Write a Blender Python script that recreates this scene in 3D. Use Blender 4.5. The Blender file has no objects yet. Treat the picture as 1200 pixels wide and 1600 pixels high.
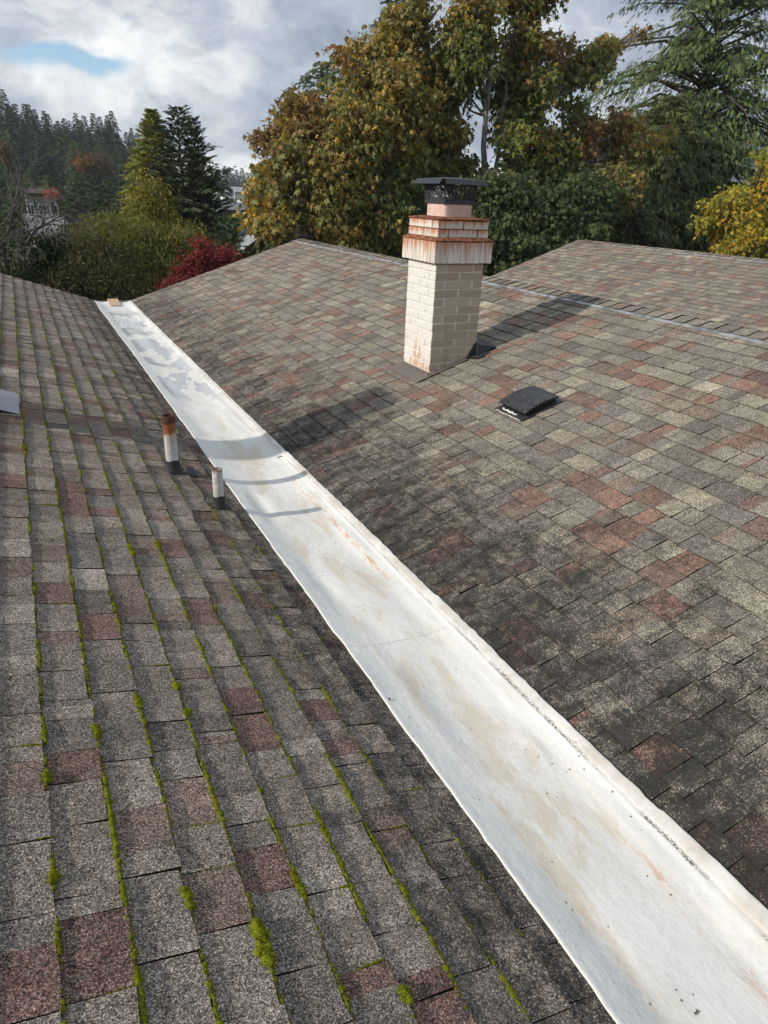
import bpy, bmesh, math, random
import numpy as np
from mathutils import Vector, Matrix

random.seed(7)
RNG = np.random.default_rng(11)
sc = bpy.context.scene
C = sc.collection

# ------------------------------------------------------------------ camera
F_PX = 1084.0                      # focal length in pixels of the 1200x1600 photograph
ROT = np.array([[0.89667536, -0.15234173, 0.41565046],
                [-0.44102292, -0.3887867, 0.80891513],
                [0.03836784, -0.90864564, -0.41580165]])   # camera (right, down, forward) -> world
cam = bpy.data.objects.new('camera', bpy.data.cameras.new('camera'))
C.objects.link(cam)
cam.data.sensor_fit = 'VERTICAL'
cam.data.sensor_height = 24.0
cam.data.lens = F_PX / 1600.0 * 24.0
cam.data.clip_start = 0.05
cam.data.clip_end = 9000
M3 = Matrix(((ROT[0][0], -ROT[0][1], -ROT[0][2]), (ROT[1][0], -ROT[1][1], -ROT[1][2]), (ROT[2][0], -ROT[2][1], -ROT[2][2])))
cam.matrix_world = M3.to_4x4()
sc.camera = cam


def ray(x, y):
    return ROT @ np.array([x - 600.0, y - 800.0, F_PX])


def at(x, y, Y):
    """world point seen at photo pixel (x, y) at the distance Y along the gutter direction"""
    r = ray(x, y)
    return r * (Y / r[1])


def on_plane(x, y, p0, n):
    r = ray(x, y)
    return r * (np.dot(n, p0) / np.dot(n, r))


def project(P):
    q = np.asarray(P, float) @ ROT
    return np.stack([600 + F_PX * q[..., 0] / q[..., 2], 800 + F_PX * q[..., 1] / q[..., 2], q[..., 2]], -1)


# ------------------------------------------------------------------ light and exposure
SUN_TRAVEL = Vector((0.872, -0.03, -0.488)).normalized()
sun = bpy.data.objects.new('sun', bpy.data.lights.new('sun', 'SUN'))
C.objects.link(sun)
sun.data.energy = 2.9
sun.data.angle = math.radians(1.4)
sun.data.color = (1.0, 0.93, 0.83)
sun.rotation_euler = SUN_TRAVEL.to_track_quat('-Z', 'Y').to_euler()
sun.location = (-20, 0, 15)

sc.view_settings.view_transform = 'Standard'
sc.view_settings.look = 'None'
sc.view_settings.gamma = 1.0
sc.view_settings.use_curve_mapping = False
sc.view_settings.exposure = 0.40
sc.cycles.use_denoising = True
try:
    sc.cycles.denoiser = 'OPENIMAGEDENOISE'
    sc.cycles.denoising_input_passes = 'RGB_ALBEDO_NORMAL'
    sc.cycles.denoising_prefilter = 'ACCURATE'
except Exception:
    pass
sc.cycles.max_bounces = 6
sc.cycles.transparent_max_bounces = 8

# ------------------------------------------------------------------ node helper
class N:
    def __init__(self, tree):
        self.t = tree

    def node(self, typ, ins=None, **attrs):
        n = self.t.nodes.new(typ)
        for k, v in attrs.items():
            setattr(n, k, v)
        for k, v in (ins or {}).items():
            self.set(n.inputs[k], v)
        return n

    def set(self, sock, v):
        if isinstance(v, bpy.types.NodeSocket):
            self.t.links.new(v, sock)
        elif isinstance(v, bpy.types.Node):
            self.t.links.new(v.outputs[0], sock)
        elif isinstance(v, (tuple, list)) and sock.type == 'RGBA' and len(v) == 3:
            sock.default_value = (*v, 1.0)
        else:
            sock.default_value = v

    def math(self, op, a, b=0.0, c=None, clamp=False):
        n = self.node('ShaderNodeMath', {0: a, 1: b}, operation=op, use_clamp=clamp)
        if c is not None:
            self.set(n.inputs[2], c)
        return n.outputs[0]

    def mix(self, fac, a, b, mode='MIX'):
        n = self.node('ShaderNodeMix', data_type='RGBA', blend_type=mode)
        self.set(n.inputs[0], fac)
        self.set(n.inputs[6], a)
        self.set(n.inputs[7], b)
        return n.outputs[2]

    def ramp(self, v, lo, hi, a=0.0, b=1.0, smooth=True):
        n = self.node('ShaderNodeMapRange', {0: v, 1: lo, 2: hi, 3: a, 4: b})
        n.interpolation_type = 'SMOOTHSTEP' if smooth else 'LINEAR'
        return n.outputs[0]

    def noise(self, vec, scale, detail=3.0, rough=0.55, dist=0.0):
        n = self.node('ShaderNodeTexNoise', {'Scale': scale, 'Detail': detail, 'Roughness': rough, 'Distortion': dist})
        if vec is not None:
            self.set(n.inputs['Vector'], vec)
        return n.outputs[0]

    def voronoi(self, vec, scale, feature='F1', out='Color'):
        n = self.node('ShaderNodeTexVoronoi', {'Scale': scale}, feature=feature)
        if vec is not None:
            self.set(n.inputs['Vector'], vec)
        return n.outputs[out]

    def mapping(self, vec, scale=(1, 1, 1), loc=(0, 0, 0)):
        n = self.node('ShaderNodeMapping', {'Vector': vec, 'Scale': scale, 'Location': loc})
        return n.outputs[0]

    def sep(self, vec):
        n = self.node('ShaderNodeSeparateXYZ', {0: vec})
        return n.outputs[0], n.outputs[1], n.outputs[2]

    def pos(self):
        return self.node('ShaderNodeNewGeometry').outputs['Position']

    def obj(self):
        return self.node('ShaderNodeTexCoord').outputs['Object']

    def bump(self, h, strength, dist):
        return self.node('ShaderNodeBump', {'Height': h, 'Strength': strength, 'Distance': dist}).outputs[0]


MATS = {}


def material(name, fn):
    if name in MATS:
        return MATS[name]
    m = bpy.data.materials.new(name)
    m.use_nodes = True
    m.node_tree.nodes.clear()
    n = N(m.node_tree)
    out = n.node('ShaderNodeOutputMaterial')
    n.set(out.inputs[0], fn(n))
    MATS[name] = m
    return m


def principled(n, color, rough=0.8, normal=None, metal=0.0, spec=0.3):
    b = n.node('ShaderNodeBsdfPrincipled', {'Base Color': color, 'Roughness': rough, 'Metallic': metal, 'Specular IOR Level': spec})
    if normal is not None:
        n.set(b.inputs['Normal'], normal)
    return b.outputs[0]


# ------------------------------------------------------------------ sky: broken cloud over a Nishita sky
w = bpy.data.worlds.new('World')
sc.world = w
w.use_nodes = True
w.node_tree.nodes.clear()
n = N(w.node_tree)
sky = n.node('ShaderNodeTexSky', sky_type='NISHITA', sun_disc=False, sun_elevation=math.radians(29),
             sun_rotation=math.radians(270), altitude=60.0, air_density=1.0, dust_density=0.2, ozone_density=3.0)
bg_sky = n.node('ShaderNodeBackground', {'Color': sky, 'Strength': 0.115})
d = n.node('ShaderNodeTexCoord').outputs['Generated']
dx, dy, dz = n.sep(d)


def toward(px, py, width_u, width_v):
    """soft spot round the direction of a photo pixel: 1 in the middle, 0 outside"""
    v = ray(px, py); v = v / np.linalg.norm(v)
    right = np.cross(v, [0, 0, 1]); right /= np.linalg.norm(right)
    upv = np.cross(right, v)
    a = n.node('ShaderNodeVectorMath', {0: wob, 1: tuple(right)}, operation='DOT_PRODUCT').outputs['Value']
    b = n.node('ShaderNodeVectorMath', {0: wob, 1: tuple(upv)}, operation='DOT_PRODUCT').outputs['Value']
    f = n.node('ShaderNodeVectorMath', {0: wob, 1: tuple(v)}, operation='DOT_PRODUCT').outputs['Value']
    a = n.math('DIVIDE', a, width_u); b = n.math('DIVIDE', b, width_v)
    r2 = n.math('ADD', n.math('MULTIPLY', a, a), n.math('MULTIPLY', b, b))
    g = n.math('POWER', 2.718, n.math('MULTIPLY', r2, -1.0))
    return n.math('MULTIPLY', g, n.math('GREATER_THAN', f, 0.0))


# cloud coordinates: stretched sideways, warped
wn = n.node('ShaderNodeTexNoise', {'Vector': n.mapping(d, (7, 7, 12)), 'Scale': 1.0, 'Detail': 4.0, 'Roughness': 0.6})
wv = n.node('ShaderNodeVectorMath', {0: wn.outputs['Color'], 1: (0.5, 0.5, 0.5)}, operation='SUBTRACT').outputs[0]
wv = n.node('ShaderNodeVectorMath', {0: wv, 'Scale': 0.07}, operation='SCALE').outputs[0]
wob = n.node('ShaderNodeVectorMath', {0: d, 1: wv}, operation='ADD').outputs[0]
big = n.noise(n.mapping(wob, (2.6, 2.6, 5.0), (3.1, 0.4, 1.7)), 1.0, 6.0, 0.58, 0.2)
fine = n.noise(n.mapping(wob, (8, 8, 14), (0.3, 5.4, 2.7)), 1.0, 6.0, 0.62, 0.3)
hole = toward(75, 97, 0.085, 0.015)
hole2 = toward(150, 98, 0.035, 0.014)
bright = toward(200, 92, 0.055, 0.035)
bright2 = toward(60, 45, 0.12, 0.022)
bright3 = toward(60, 135, 0.14, 0.025)
glow = n.math('ADD', n.math('ADD', bright, n.math('MULTIPLY', bright2, 0.6)), n.math('MULTIPLY', bright3, 0.55))
low = n.ramp(dz, 0.025, 0.05, 1.0, 0.0)
tone = n.math('ADD', n.math('MULTIPLY', n.math('SUBTRACT', big, 0.5), 1.9), n.math('MULTIPLY', n.math('SUBTRACT', fine, 0.5), 1.9))
tone = n.math('ADD', tone, n.math('ADD', n.math('MULTIPLY', glow, 0.42), n.math('MULTIPLY', low, 0.38)))
tone = n.math('ADD', tone, 0.40)
cramp = n.node('ShaderNodeValToRGB', {0: tone})
els = cramp.color_ramp.elements
els[0].position = 0.0; els[0].color = (0.25, 0.305, 0.40, 1)
els[1].position = 1.0; els[1].color = (0.92, 0.93, 0.92, 1)
for p_, c_ in ((0.28, (0.36, 0.42, 0.515, 1)), (0.55, (0.50, 0.555, 0.63, 1)), (0.8, (0.74, 0.77, 0.80, 1))):
    e = els.new(p_); e.color = c_
bg_cloud = n.node('ShaderNodeBackground', {'Color': cramp.outputs[0], 'Strength': 0.84})
thin = n.math('ADD', n.math('MULTIPLY', hole, 0.95), n.math('MULTIPLY', hole2, 0.6))
thin = n.math('ADD', thin, n.math('MULTIPLY', n.math('SUBTRACT', fine, 0.5), 0.8))
cover = n.ramp(thin, 0.25, 0.95, 1.0, 0.0)
mixs = n.node('ShaderNodeMixShader', {0: cover, 1: bg_sky.outputs[0], 2: bg_cloud.outputs[0]})
wo = n.node('ShaderNodeOutputWorld')
n.set(wo.inputs[0], mixs.outputs[0])


# ------------------------------------------------------------------ mesh helpers
def new_mesh(name, verts, faces, mats, attr=None, smooth=False, quads=None):
    """verts (n,3), faces (m,k) array of one size or a list; attr: {name: (values, domain)}"""
    me = bpy.data.meshes.new(name)
    verts = np.asarray(verts, dtype=np.float32)
    if isinstance(faces, np.ndarray):
        m, k = faces.shape
        me.vertices.add(len(verts)); me.vertices.foreach_set('co', verts.ravel())
        me.loops.add(m * k); me.loops.foreach_set('vertex_index', faces.astype(np.int32).ravel())
        me.polygons.add(m)
        me.polygons.foreach_set('loop_start', np.arange(0, m * k, k, dtype=np.int32))
        me.polygons.foreach_set('loop_total', np.full(m, k, dtype=np.int32))
        me.update(calc_edges=True)
    else:
        me.from_pydata([tuple(map(float, v)) for v in verts], [], [tuple(map(int, f)) for f in faces])
        me.update()
    for a, (vals, dom) in (attr or {}).items():
        at_ = me.attributes.new(a, 'FLOAT_COLOR', dom)
        vals = np.asarray(vals, dtype=np.float32)
        if vals.shape[1] == 3:
            vals = np.concatenate([vals, np.ones((len(vals), 1), np.float32)], 1)
        at_.data.foreach_set('color', vals.ravel())
    for m_ in (mats if isinstance(mats, (list, tuple)) else [mats]):
        me.materials.append(m_)
    me.polygons.foreach_set('use_smooth', np.full(len(me.polygons), bool(smooth), dtype=bool))
    return me


def link(name, me, parent=None, loc=None):
    o = bpy.data.objects.new(name, me)
    C.objects.link(o)
    if parent is not None:
        o.parent = parent
    if loc is not None:
        o.location = tuple(map(float, loc))
    return o


def tag(o, label=None, cat=None, group=None, kind=None):
    if label: o['label'] = label
    if cat: o['category'] = cat
    if group: o['group'] = group
    if kind: o['kind'] = kind
    return o


def empty(name, loc, label, cat, group=None, kind=None):
    o = link(name, None, None, loc)
    o.empty_display_size = 0.2
    return tag(o, label, cat, group, kind)


def copy_tree(o, parent=None):
    c = o.copy()
    C.objects.link(c)
    c.parent = parent
    for ch in list(o.children):
        copy_tree(ch, c)
    return c


class MB:
    """collects simple solids into one mesh"""
    def __init__(self):
        self.v, self.f = [], []

    def add(self, verts, faces):
        b = len(self.v)
        self.v += [tuple(map(float, p)) for p in verts]
        self.f += [tuple(i + b for i in f) for f in faces]
        return self

    def box(self, lo, hi, chamfer=0.0):
        (x0, y0, z0), (x1, y1, z1) = lo, hi
        if chamfer <= 0:
            return self.add([(x0, y0, z0), (x1, y0, z0), (x1, y1, z0), (x0, y1, z0), (x0, y0, z1), (x1, y0, z1), (x1, y1, z1), (x0, y1, z1)],
                            [(0, 3, 2, 1), (4, 5, 6, 7), (0, 1, 5, 4), (1, 2, 6, 5), (2, 3, 7, 6), (3, 0, 4, 7)])
        c = chamfer
        cs = ((x0, x1), (y0, y1), (z0, z1))
        idx, vs = {}, []
        for sx in (0, 1):
            for sy in (0, 1):
                for sz in (0, 1):
                    s = (sx, sy, sz)
                    for ax in range(3):
                        p = [cs[a][s[a]] + (0 if a == ax else (c if s[a] == 0 else -c)) for a in range(3)]
                        idx[(s, ax)] = len(vs); vs.append(p)
        fs = []
        for ax in range(3):
            a, b = [i for i in range(3) if i != ax]
            for sd in (0, 1):
                q = []
                for (p, r) in ((0, 0), (1, 0), (1, 1), (0, 1)):
                    s = [0, 0, 0]; s[ax] = sd; s[a] = p; s[b] = r
                    q.append(idx[(tuple(s), ax)])
                fs.append(tuple(q))
            for p in (0, 1):
                for r in (0, 1):
                    s0 = [0, 0, 0]; s0[a] = p; s0[b] = r; s1 = list(s0); s1[ax] = 1
                    fs.append((idx[(tuple(s0), a)], idx[(tuple(s1), a)], idx[(tuple(s1), b)], idx[(tuple(s0), b)]))
        for k in [(i, j, l) for i in (0, 1) for j in (0, 1) for l in (0, 1)]:
            fs.append((idx[(k, 0)], idx[(k, 1)], idx[(k, 2)]))
        return self.add(vs, fs)

    def tube(self, pts, radii, seg=8, cap=True):
        pts = [np.asarray(p, float) for p in pts]
        b = len(self.v)
        prev = None
        for i, p in enumerate(pts):
            t = pts[min(i + 1, len(pts) - 1)] - pts[max(i - 1, 0)]
            t = t / (np.linalg.norm(t) + 1e-9)
            ref = np.array([1.0, 0, 0]) if abs(t[0]) < 0.8 else np.array([0, 1.0, 0])
            if prev is not None: ref = prev
            u = ref - t * (ref @ t); u /= np.linalg.norm(u) + 1e-9
            prev = u
            v = np.cross(t, u)
            for k in range(seg):
                a = 2 * math.pi * k / seg
                self.v.append(tuple(p + radii[i] * (math.cos(a) * u + math.sin(a) * v)))
        for i in range(len(pts) - 1):
            for k in range(seg):
                a0 = b + i * seg + k; a1 = b + i * seg + (k + 1) % seg
                self.f.append((a0, a1, a1 + seg, a0 + seg))
        if cap:
            self.f.append(tuple(b + k for k in reversed(range(seg))))
            e = b + (len(pts) - 1) * seg
            self.f.append(tuple(e + k for k in range(seg)))
        return self

    def build(self, name, mat, parent=None, loc=None, smooth=False, fix=True):
        me = bpy.data.meshes.new(name)
        me.from_pydata(self.v, [], self.f, shade_flat=True)
        if fix:
            bm = bmesh.new(); bm.from_mesh(me)
            bmesh.ops.recalc_face_normals(bm, faces=bm.faces)
            bm.to_mesh(me); bm.free()
        me.materials.append(mat)
        if smooth:
            me.polygons.foreach_set('use_smooth', np.ones(len(me.polygons), dtype=bool))
            try:
                me.set_sharp_from_angle(angle=math.radians(40))
            except Exception:
                pass
        me.update()
        return link(name, me, parent, loc)


def smooth_noise(n_, step, amp, rng=RNG):
    """1-d wandering curve of n_ samples, feature length step samples"""
    k = int(n_ / step) + 4
    r = rng.normal(0, amp, k)
    x = np.arange(n_) / step
    i = x.astype(int); f = x - i
    f = f * f * (3 - 2 * f)
    return r[i] * (1 - f) + r[i + 1] * f

# ================================================================== ROOFS
SL = 1 / 3.0                                   # 4-in-12 pitch
CS = math.sqrt(1 + SL * SL)
Y_NEAR, Y_FAR = -3.0, 13.3
XL, ZL = 1.0547, -1.858                        # lower edge of the left slope
XR, ZR = 1.653, -1.8726                        # lower edge of the right slope
RIDGE_X = 4.80
RIDGE_Z = ZR + (RIDGE_X - XR) * SL
R2_X, R2_Z = 11.56, -0.774                     # ridge of the roof behind
V2_X = 8.12
LEFT_RIDGE_X = -1.95


def zl(x): return ZL - (x - XL) * SL
def zr(x): return ZR + (x - XR) * SL
def z2(x): return R2_Z - (R2_X - x) * SL


NL = np.array([SL, 0, 1.0]) / CS
NR = np.array([-SL, 0, 1.0]) / CS


def on_left(px, py): return on_plane(px, py, np.array([XL, 0, ZL]), NL)
def on_right(px, py): return on_plane(px, py, np.array([XR, 0, ZR]), NR)


def shingle_mat(name, algae, COMMON=(0.20, 0.178, 0.148)):
    def fn(n):
        p = n.pos()
        x, y, z = n.sep(p)
        tab = n.node('ShaderNodeAttribute', attribute_name='tabcol').outputs['Color']
        g = n.node('ShaderNodeSeparateColor', {0: n.voronoi(p, 400.0)}).outputs[0]
        g2 = n.node('ShaderNodeSeparateColor', {0: n.voronoi(p, 210.0)}).outputs[1]
        blotch = n.noise(p, 22.0, 4.0, 0.6)
        wide = n.noise(p, 3.2, 4.0, 0.55)
        gr = n.math('ADD', n.math('MULTIPLY', n.math('POWER', g, 3.0), 2.5), n.math('MULTIPLY', g2, 0.55))
        gr = n.math('MULTIPLY_ADD', gr, 1.05, 0.18)
        gr = n.math('MULTIPLY', gr, n.ramp(blotch, 0.28, 0.72, 0.84, 1.14))
        gr = n.math('MULTIPLY', gr, n.ramp(wide, 0.3, 0.7, 0.84, 1.12))
        grc = n.node('ShaderNodeCombineColor', {0: gr, 1: gr, 2: gr}).outputs[0]
        g3 = n.node('ShaderNodeSeparateColor', {0: n.voronoi(p, 260.0)}).outputs[2]
        lum = n.node('ShaderNodeSeparateColor', {0: tab}).outputs[0]
        share = n.math('MULTIPLY', n.ramp(n.math('ADD', g3, n.math('MULTIPLY', n.math('SUBTRACT', n.noise(p, 40.0, 3.0), 0.5), 0.9)), 0.52, 0.72, 0.0, 0.62), n.math('GREATER_THAN', lum, 0.11))
        tab = n.mix(share, tab, COMMON)
        col = n.mix(1.0, tab, grc, 'MULTIPLY')
        # bare asphalt where granules are lost, and black algae in streaks down the slope
        st = n.noise(n.mapping(p, (1.0, 3.2, 1.0)), 1.35, 5.0, 0.62, 0.6)
        pat = n.noise(p, 15.0, 6.0, 0.75)
        grain = n.math('ADD', n.math('MULTIPLY', n.math('SUBTRACT', g2, 0.5), 0.75), n.math('MULTIPLY', n.math('SUBTRACT', g, 0.5), 0.35))
        amt = algae(n, x, y, st)
        m = n.math('ADD', n.math('ADD', amt, n.math('MULTIPLY', n.math('SUBTRACT', pat, 0.5), 1.9)), grain)
        m = n.ramp(m, 0.40, 0.60, 0.0, 0.9)
        dark = n.mix(g2, (0.012, 0.0125, 0.013), (0.034, 0.034, 0.033))
        col = n.mix(m, col, dark)
        # lichen freckles
        li = n.voronoi(p, 26.0, 'F1', 'Distance')
        lm = n.math('MULTIPLY', n.ramp(li, 0.10, 0.17, 1.0, 0.0), n.ramp(n.noise(p, 2.3, 2.0), 0.56, 0.66))
        col = n.mix(n.math('MULTIPLY', lm, 0.30), col, (0.30, 0.32, 0.24))
        h = n.math('ADD', n.voronoi(p, 400.0, 'F1', 'Distance'), n.math('MULTIPLY', blotch, 0.8))
        nor = n.bump(h, 0.6, 0.0026)
        return principled(n, col, 0.92, nor, spec=0.18)
    return material(name, fn)


def algae_left(n, x, y, st):
    edge = n.ramp(x, 0.35, 1.05, -0.10, 0.42)
    return n.math('ADD', edge, n.math('MULTIPLY', n.math('SUBTRACT', st, 0.48), 1.1))


def algae_right(n, x, y, st):
    edge = n.ramp(x, 1.6, 3.5, 0.62, -0.26)
    far = n.ramp(y, 2.0, 9.0, 0.0, -0.22)
    return n.math('ADD', n.math('ADD', edge, far), n.math('MULTIPLY', n.math('SUBTRACT', st, 0.48), 1.5))


def algae_none(n, x, y, st):
    return n.math('MULTIPLY_ADD', n.math('SUBTRACT', st, 0.5), 0.8, -0.2)


M_SH_L = shingle_mat('asphalt_shingle_left', algae_left, (0.225, 0.195, 0.16))
M_SH_R = shingle_mat('asphalt_shingle_right', algae_right)
M_SH_2 = shingle_mat('asphalt_shingle_far', algae_none)
M_DECK = material('roof_deck', lambda n: principled(n, n.mix(n.noise(n.pos(), 30.0), (0.012, 0.012, 0.012), (0.03, 0.029, 0.027)), 0.95))

PAL_SUN = [((0.250, 0.220, 0.172), 30), ((0.205, 0.180, 0.150), 26), ((0.300, 0.262, 0.195), 13), ((0.165, 0.145, 0.125), 12),
           ((0.225, 0.130, 0.096), 10), ((0.185, 0.115, 0.090), 6), ((0.230, 0.178, 0.132), 10)]
PAL_SHADE = [((0.255, 0.212, 0.172), 30), ((0.218, 0.184, 0.152), 26), ((0.172, 0.150, 0.130), 16), ((0.295, 0.254, 0.205), 12),
             ((0.165, 0.092, 0.074), 10), ((0.205, 0.140, 0.112), 11)]


def pick(pal, k):
    cols = np.array([c for c, _ in pal]); wts = np.array([w_ for _, w_ in pal], float); wts /= wts.sum()
    return cols[RNG.choice(len(cols), k, p=wts)]


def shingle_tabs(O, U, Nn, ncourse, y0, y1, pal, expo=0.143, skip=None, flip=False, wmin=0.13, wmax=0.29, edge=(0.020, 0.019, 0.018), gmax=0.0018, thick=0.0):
    """arrays of tab meshes: verts (T,20,3), faces template (13,4), face colours (T,13,3)"""
    rows = []
    for k in range(ncourse):
        y = y0 - RNG.uniform(0, 0.3)
        while y < y1:
            wd = RNG.uniform(wmin, wmax) if RNG.random() > 0.08 else RNG.uniform(0.05, 0.11)
            rows.append((k, y, min(y + wd, y1)))
            y += wd
    rows = np.array(rows)
    T = len(rows)
    k, ya, yb = rows.T
    gap = RNG.uniform(0.0008, gmax, T)
    skew = RNG.normal(0, 0.0014, (T, 1))
    ya = ya + gap; yb = yb - gap
    raise_ = RNG.choice([0.0, 0.0015, 0.0035, 0.005], T, p=[0.35, 0.3, 0.22, 0.13])
    s = np.linspace(0, 1, 4)
    yy = ya[:, None] + (yb - ya)[:, None] * s                       # T,4
    wav = RNG.normal(0, 0.0022, (T, 4)) + RNG.normal(0, 0.0025, (T, 1))
    u0 = (k * expo)[:, None] + wav
    ub = [u0, (k * expo + 0.075)[:, None] + 0 * u0, (k * expo + expo + 0.026)[:, None] + 0 * u0]
    hb = [0.0120 + thick + raise_[:, None] + RNG.normal(0, 0.0009, (T, 4)) + 0 * u0,
          0.0086 + raise_[:, None] * 0.7 + RNG.normal(0, 0.0006, (T, 4)),
          0.0030 + 0 * u0 + raise_[:, None] * 0.1]
    first = (k == 0)[:, None]
    hb[0] = np.where(first, 0.0065, hb[0]); hb[1] = np.where(first, 0.0075, hb[1])
    V = np.zeros((T, 20, 3))
    def P(u, y, h):
        return O + u[..., None] * U + y[..., None] * np.array([0, 1.0, 0]) + h[..., None] * Nn
    for r in range(3):
        V[:, r * 4:(r + 1) * 4] = P(ub[r], yy + skew * (1 - r), hb[r])
    V[:, 12:16] = P(u0 + 0.001, yy + skew, hb[0] - 0.0085 - thick - raise_[:, None])
    V[:, 16] = P(ub[1][:, 0], yy[:, 0], hb[1][:, 0] - 0.008)
    V[:, 17] = P(ub[2][:, 0], yy[:, 0], hb[2][:, 0] - 0.003)
    V[:, 18] = P(ub[1][:, 3], yy[:, 3], hb[1][:, 3] - 0.008)
    V[:, 19] = P(ub[2][:, 3], yy[:, 3], hb[2][:, 3] - 0.003)
    Fq = []
    for r in range(2):
        for c in range(3):
            Fq.append((r * 4 + c, r * 4 + c + 1, r * 4 + c + 5, r * 4 + c + 4))
    for c in range(3):
        Fq.append((c + 1, c, 12 + c, 13 + c))
    Fq += [(0, 4, 16, 12), (4, 8, 17, 16), (7, 3, 15, 18), (11, 7, 18, 19)]
    Fq = np.array(Fq)
    if flip: Fq = Fq[:, ::-1]
    base = pick(pal, T) * RNG.normal(1.0, 0.13, (T, 1)).clip(0.68, 1.35)
    col = np.repeat(base[:, None, :], 13, 1)
    # some tabs change tone along their length, as blended laminate does
    two = RNG.random(T) < 0.34
    alt = pick(pal, T)
    cut = RNG.choice([1, 2], T)
    for c in range(3):
        ms = two & (c >= cut)
        for r in (0, 3):
            col[ms, r + c] = alt[ms]
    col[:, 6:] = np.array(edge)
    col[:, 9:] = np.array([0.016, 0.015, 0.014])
    ctr = V[:, :12].mean(1)
    if skip is not None:
        keep = ~skip(ctr)
        V, col, ctr = V[keep], col[keep], ctr[keep]
    return V, Fq, col, ctr


def screen_area(V):
    q = project(V[:, [0, 3, 11, 8]])
    x, y, dpt = q[..., 0], q[..., 1], q[..., 2]
    a = 0.5 * np.abs((x[:, 0] - x[:, 2]) * (y[:, 1] - y[:, 3]) - (x[:, 1] - x[:, 3]) * (y[:, 0] - y[:, 2]))
    ok = (dpt.min(1) > 0.1) & (x.mean(1) > 0) & (x.mean(1) < 1200) & (y.mean(1) > 0) & (y.mean(1) < 1600)
    return np.where(ok, a, 0)


def lay_shingles(parent, V, Fq, col, ctr, mat, n_single=300, hide=None):
    area = screen_area(V)
    if hide is not None:
        area = np.where(hide(ctr), 0, area)
    order = np.argsort(-area)
    single = [i for i in order[:n_single] if area[i] > 0]
    for i in single:
        me = new_mesh('shingle', V[i] - ctr[i], Fq, mat, {'tabcol': (col[i], 'FACE')})
        link('shingle', me, parent, ctr[i])
    rest = np.setdiff1d(np.arange(len(V)), single)
    T = len(rest)
    faces = (Fq[None] + (np.arange(T) * 20)[:, None, None]).reshape(-1, 4)
    me = new_mesh('shingle_field', V[rest].reshape(-1, 3), faces, mat, {'tabcol': (col[rest].reshape(-1, 3), 'FACE')})
    o = link('shingle_field', me, parent)
    o['kind'] = 'stuff'
    return o


def slab(name, pts, thick, mat, label=None):
    """sloping deck: pts = four corners of the top face"""
    pts = [np.array(p, float) for p in pts]
    dn = np.array([0, 0, -thick])
    mb = MB()
    mb.add([*pts, *[p + dn for p in pts]], [(0, 1, 2, 3), (7, 6, 5, 4), (0, 4, 5, 1), (1, 5, 6, 2), (2, 6, 7, 3), (3, 7, 4, 0)])
    o = mb.build(name, mat)
    tag(o, label, None, None, 'structure')
    return o


M_FASCIA = material('fascia_paint', lambda n: principled(n, n.mix(n.ramp(n.noise(n.mapping(n.pos(), (1, 1, 6)), 6.0, 5.0), 0.4, 0.7), (0.16, 0.13, 0.10), (0.10, 0.085, 0.07)), 0.7))
M_WALL = material('stucco_wall', lambda n: principled(n, n.mix(n.noise(n.pos(), 14.0, 5.0), (0.42, 0.38, 0.32), (0.50, 0.46, 0.40)), 0.85,
                  n.bump(n.noise(n.pos(), 90.0), 0.4, 0.004)))

roof_left = slab('roof_left', [(XL + 0.015, Y_NEAR, zl(XL + 0.015)), (XL + 0.015, Y_FAR, zl(XL + 0.015)), (LEFT_RIDGE_X, Y_FAR, zl(LEFT_RIDGE_X)), (LEFT_RIDGE_X, Y_NEAR, zl(LEFT_RIDGE_X))], 0.10, M_DECK,
                 'mossy grey brown shingle slope left of the white gutter')
roof_right = slab('roof_right', [(XR - 0.03, Y_NEAR, zr(XR - 0.03)), (RIDGE_X, Y_NEAR, RIDGE_Z), (RIDGE_X, Y_FAR, RIDGE_Z), (XR - 0.03, Y_FAR, zr(XR - 0.03))], 0.10, M_DECK,
                  'sunlit blended shingle slope carrying the brick chimney')
roof_back = slab('roof_back', [(V2_X, Y_NEAR, z2(V2_X)), (R2_X, Y_NEAR, R2_Z), (R2_X, Y_FAR, R2_Z), (V2_X, Y_FAR, z2(V2_X))], 0.10, M_DECK,
                 'second shingle slope rising behind the ridge at right')

# left slope: butt lines parallel to the gutter, found at X = 1.068 - 0.1357 k
OL = np.array([1.068, 0, zl(1.068)]); UL = np.array([-1.0, 0, SL]) / CS
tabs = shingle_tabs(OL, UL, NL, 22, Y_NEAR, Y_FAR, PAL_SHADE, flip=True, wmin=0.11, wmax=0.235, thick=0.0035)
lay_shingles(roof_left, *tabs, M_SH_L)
TABS_L = tabs[0]
OR_ = np.array([1.615, 0, zr(1.615)]); UR = np.array([1.0, 0, SL]) / CS
CH_X0, CH_X1, CH_Y0, CH_Y1 = 3.02, 3.45, 5.13, 5.57       # chimney footprint
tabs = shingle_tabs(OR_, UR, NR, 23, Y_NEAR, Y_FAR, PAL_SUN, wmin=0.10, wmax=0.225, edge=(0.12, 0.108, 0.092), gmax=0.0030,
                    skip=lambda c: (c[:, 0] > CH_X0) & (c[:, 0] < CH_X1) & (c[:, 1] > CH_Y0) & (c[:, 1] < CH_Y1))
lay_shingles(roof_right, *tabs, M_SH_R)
O2 = np.array([V2_X + 0.02, 0, z2(V2_X + 0.02)])
tabs = shingle_tabs(O2, UR, NR, 25, 2.0, Y_FAR, PAL_SUN, wmin=0.10, wmax=0.225, edge=(0.13, 0.118, 0.10), gmax=0.0030)
lay_shingles(roof_back, *tabs, M_SH_2, hide=lambda c: c[:, 0] < 9.0)

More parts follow.
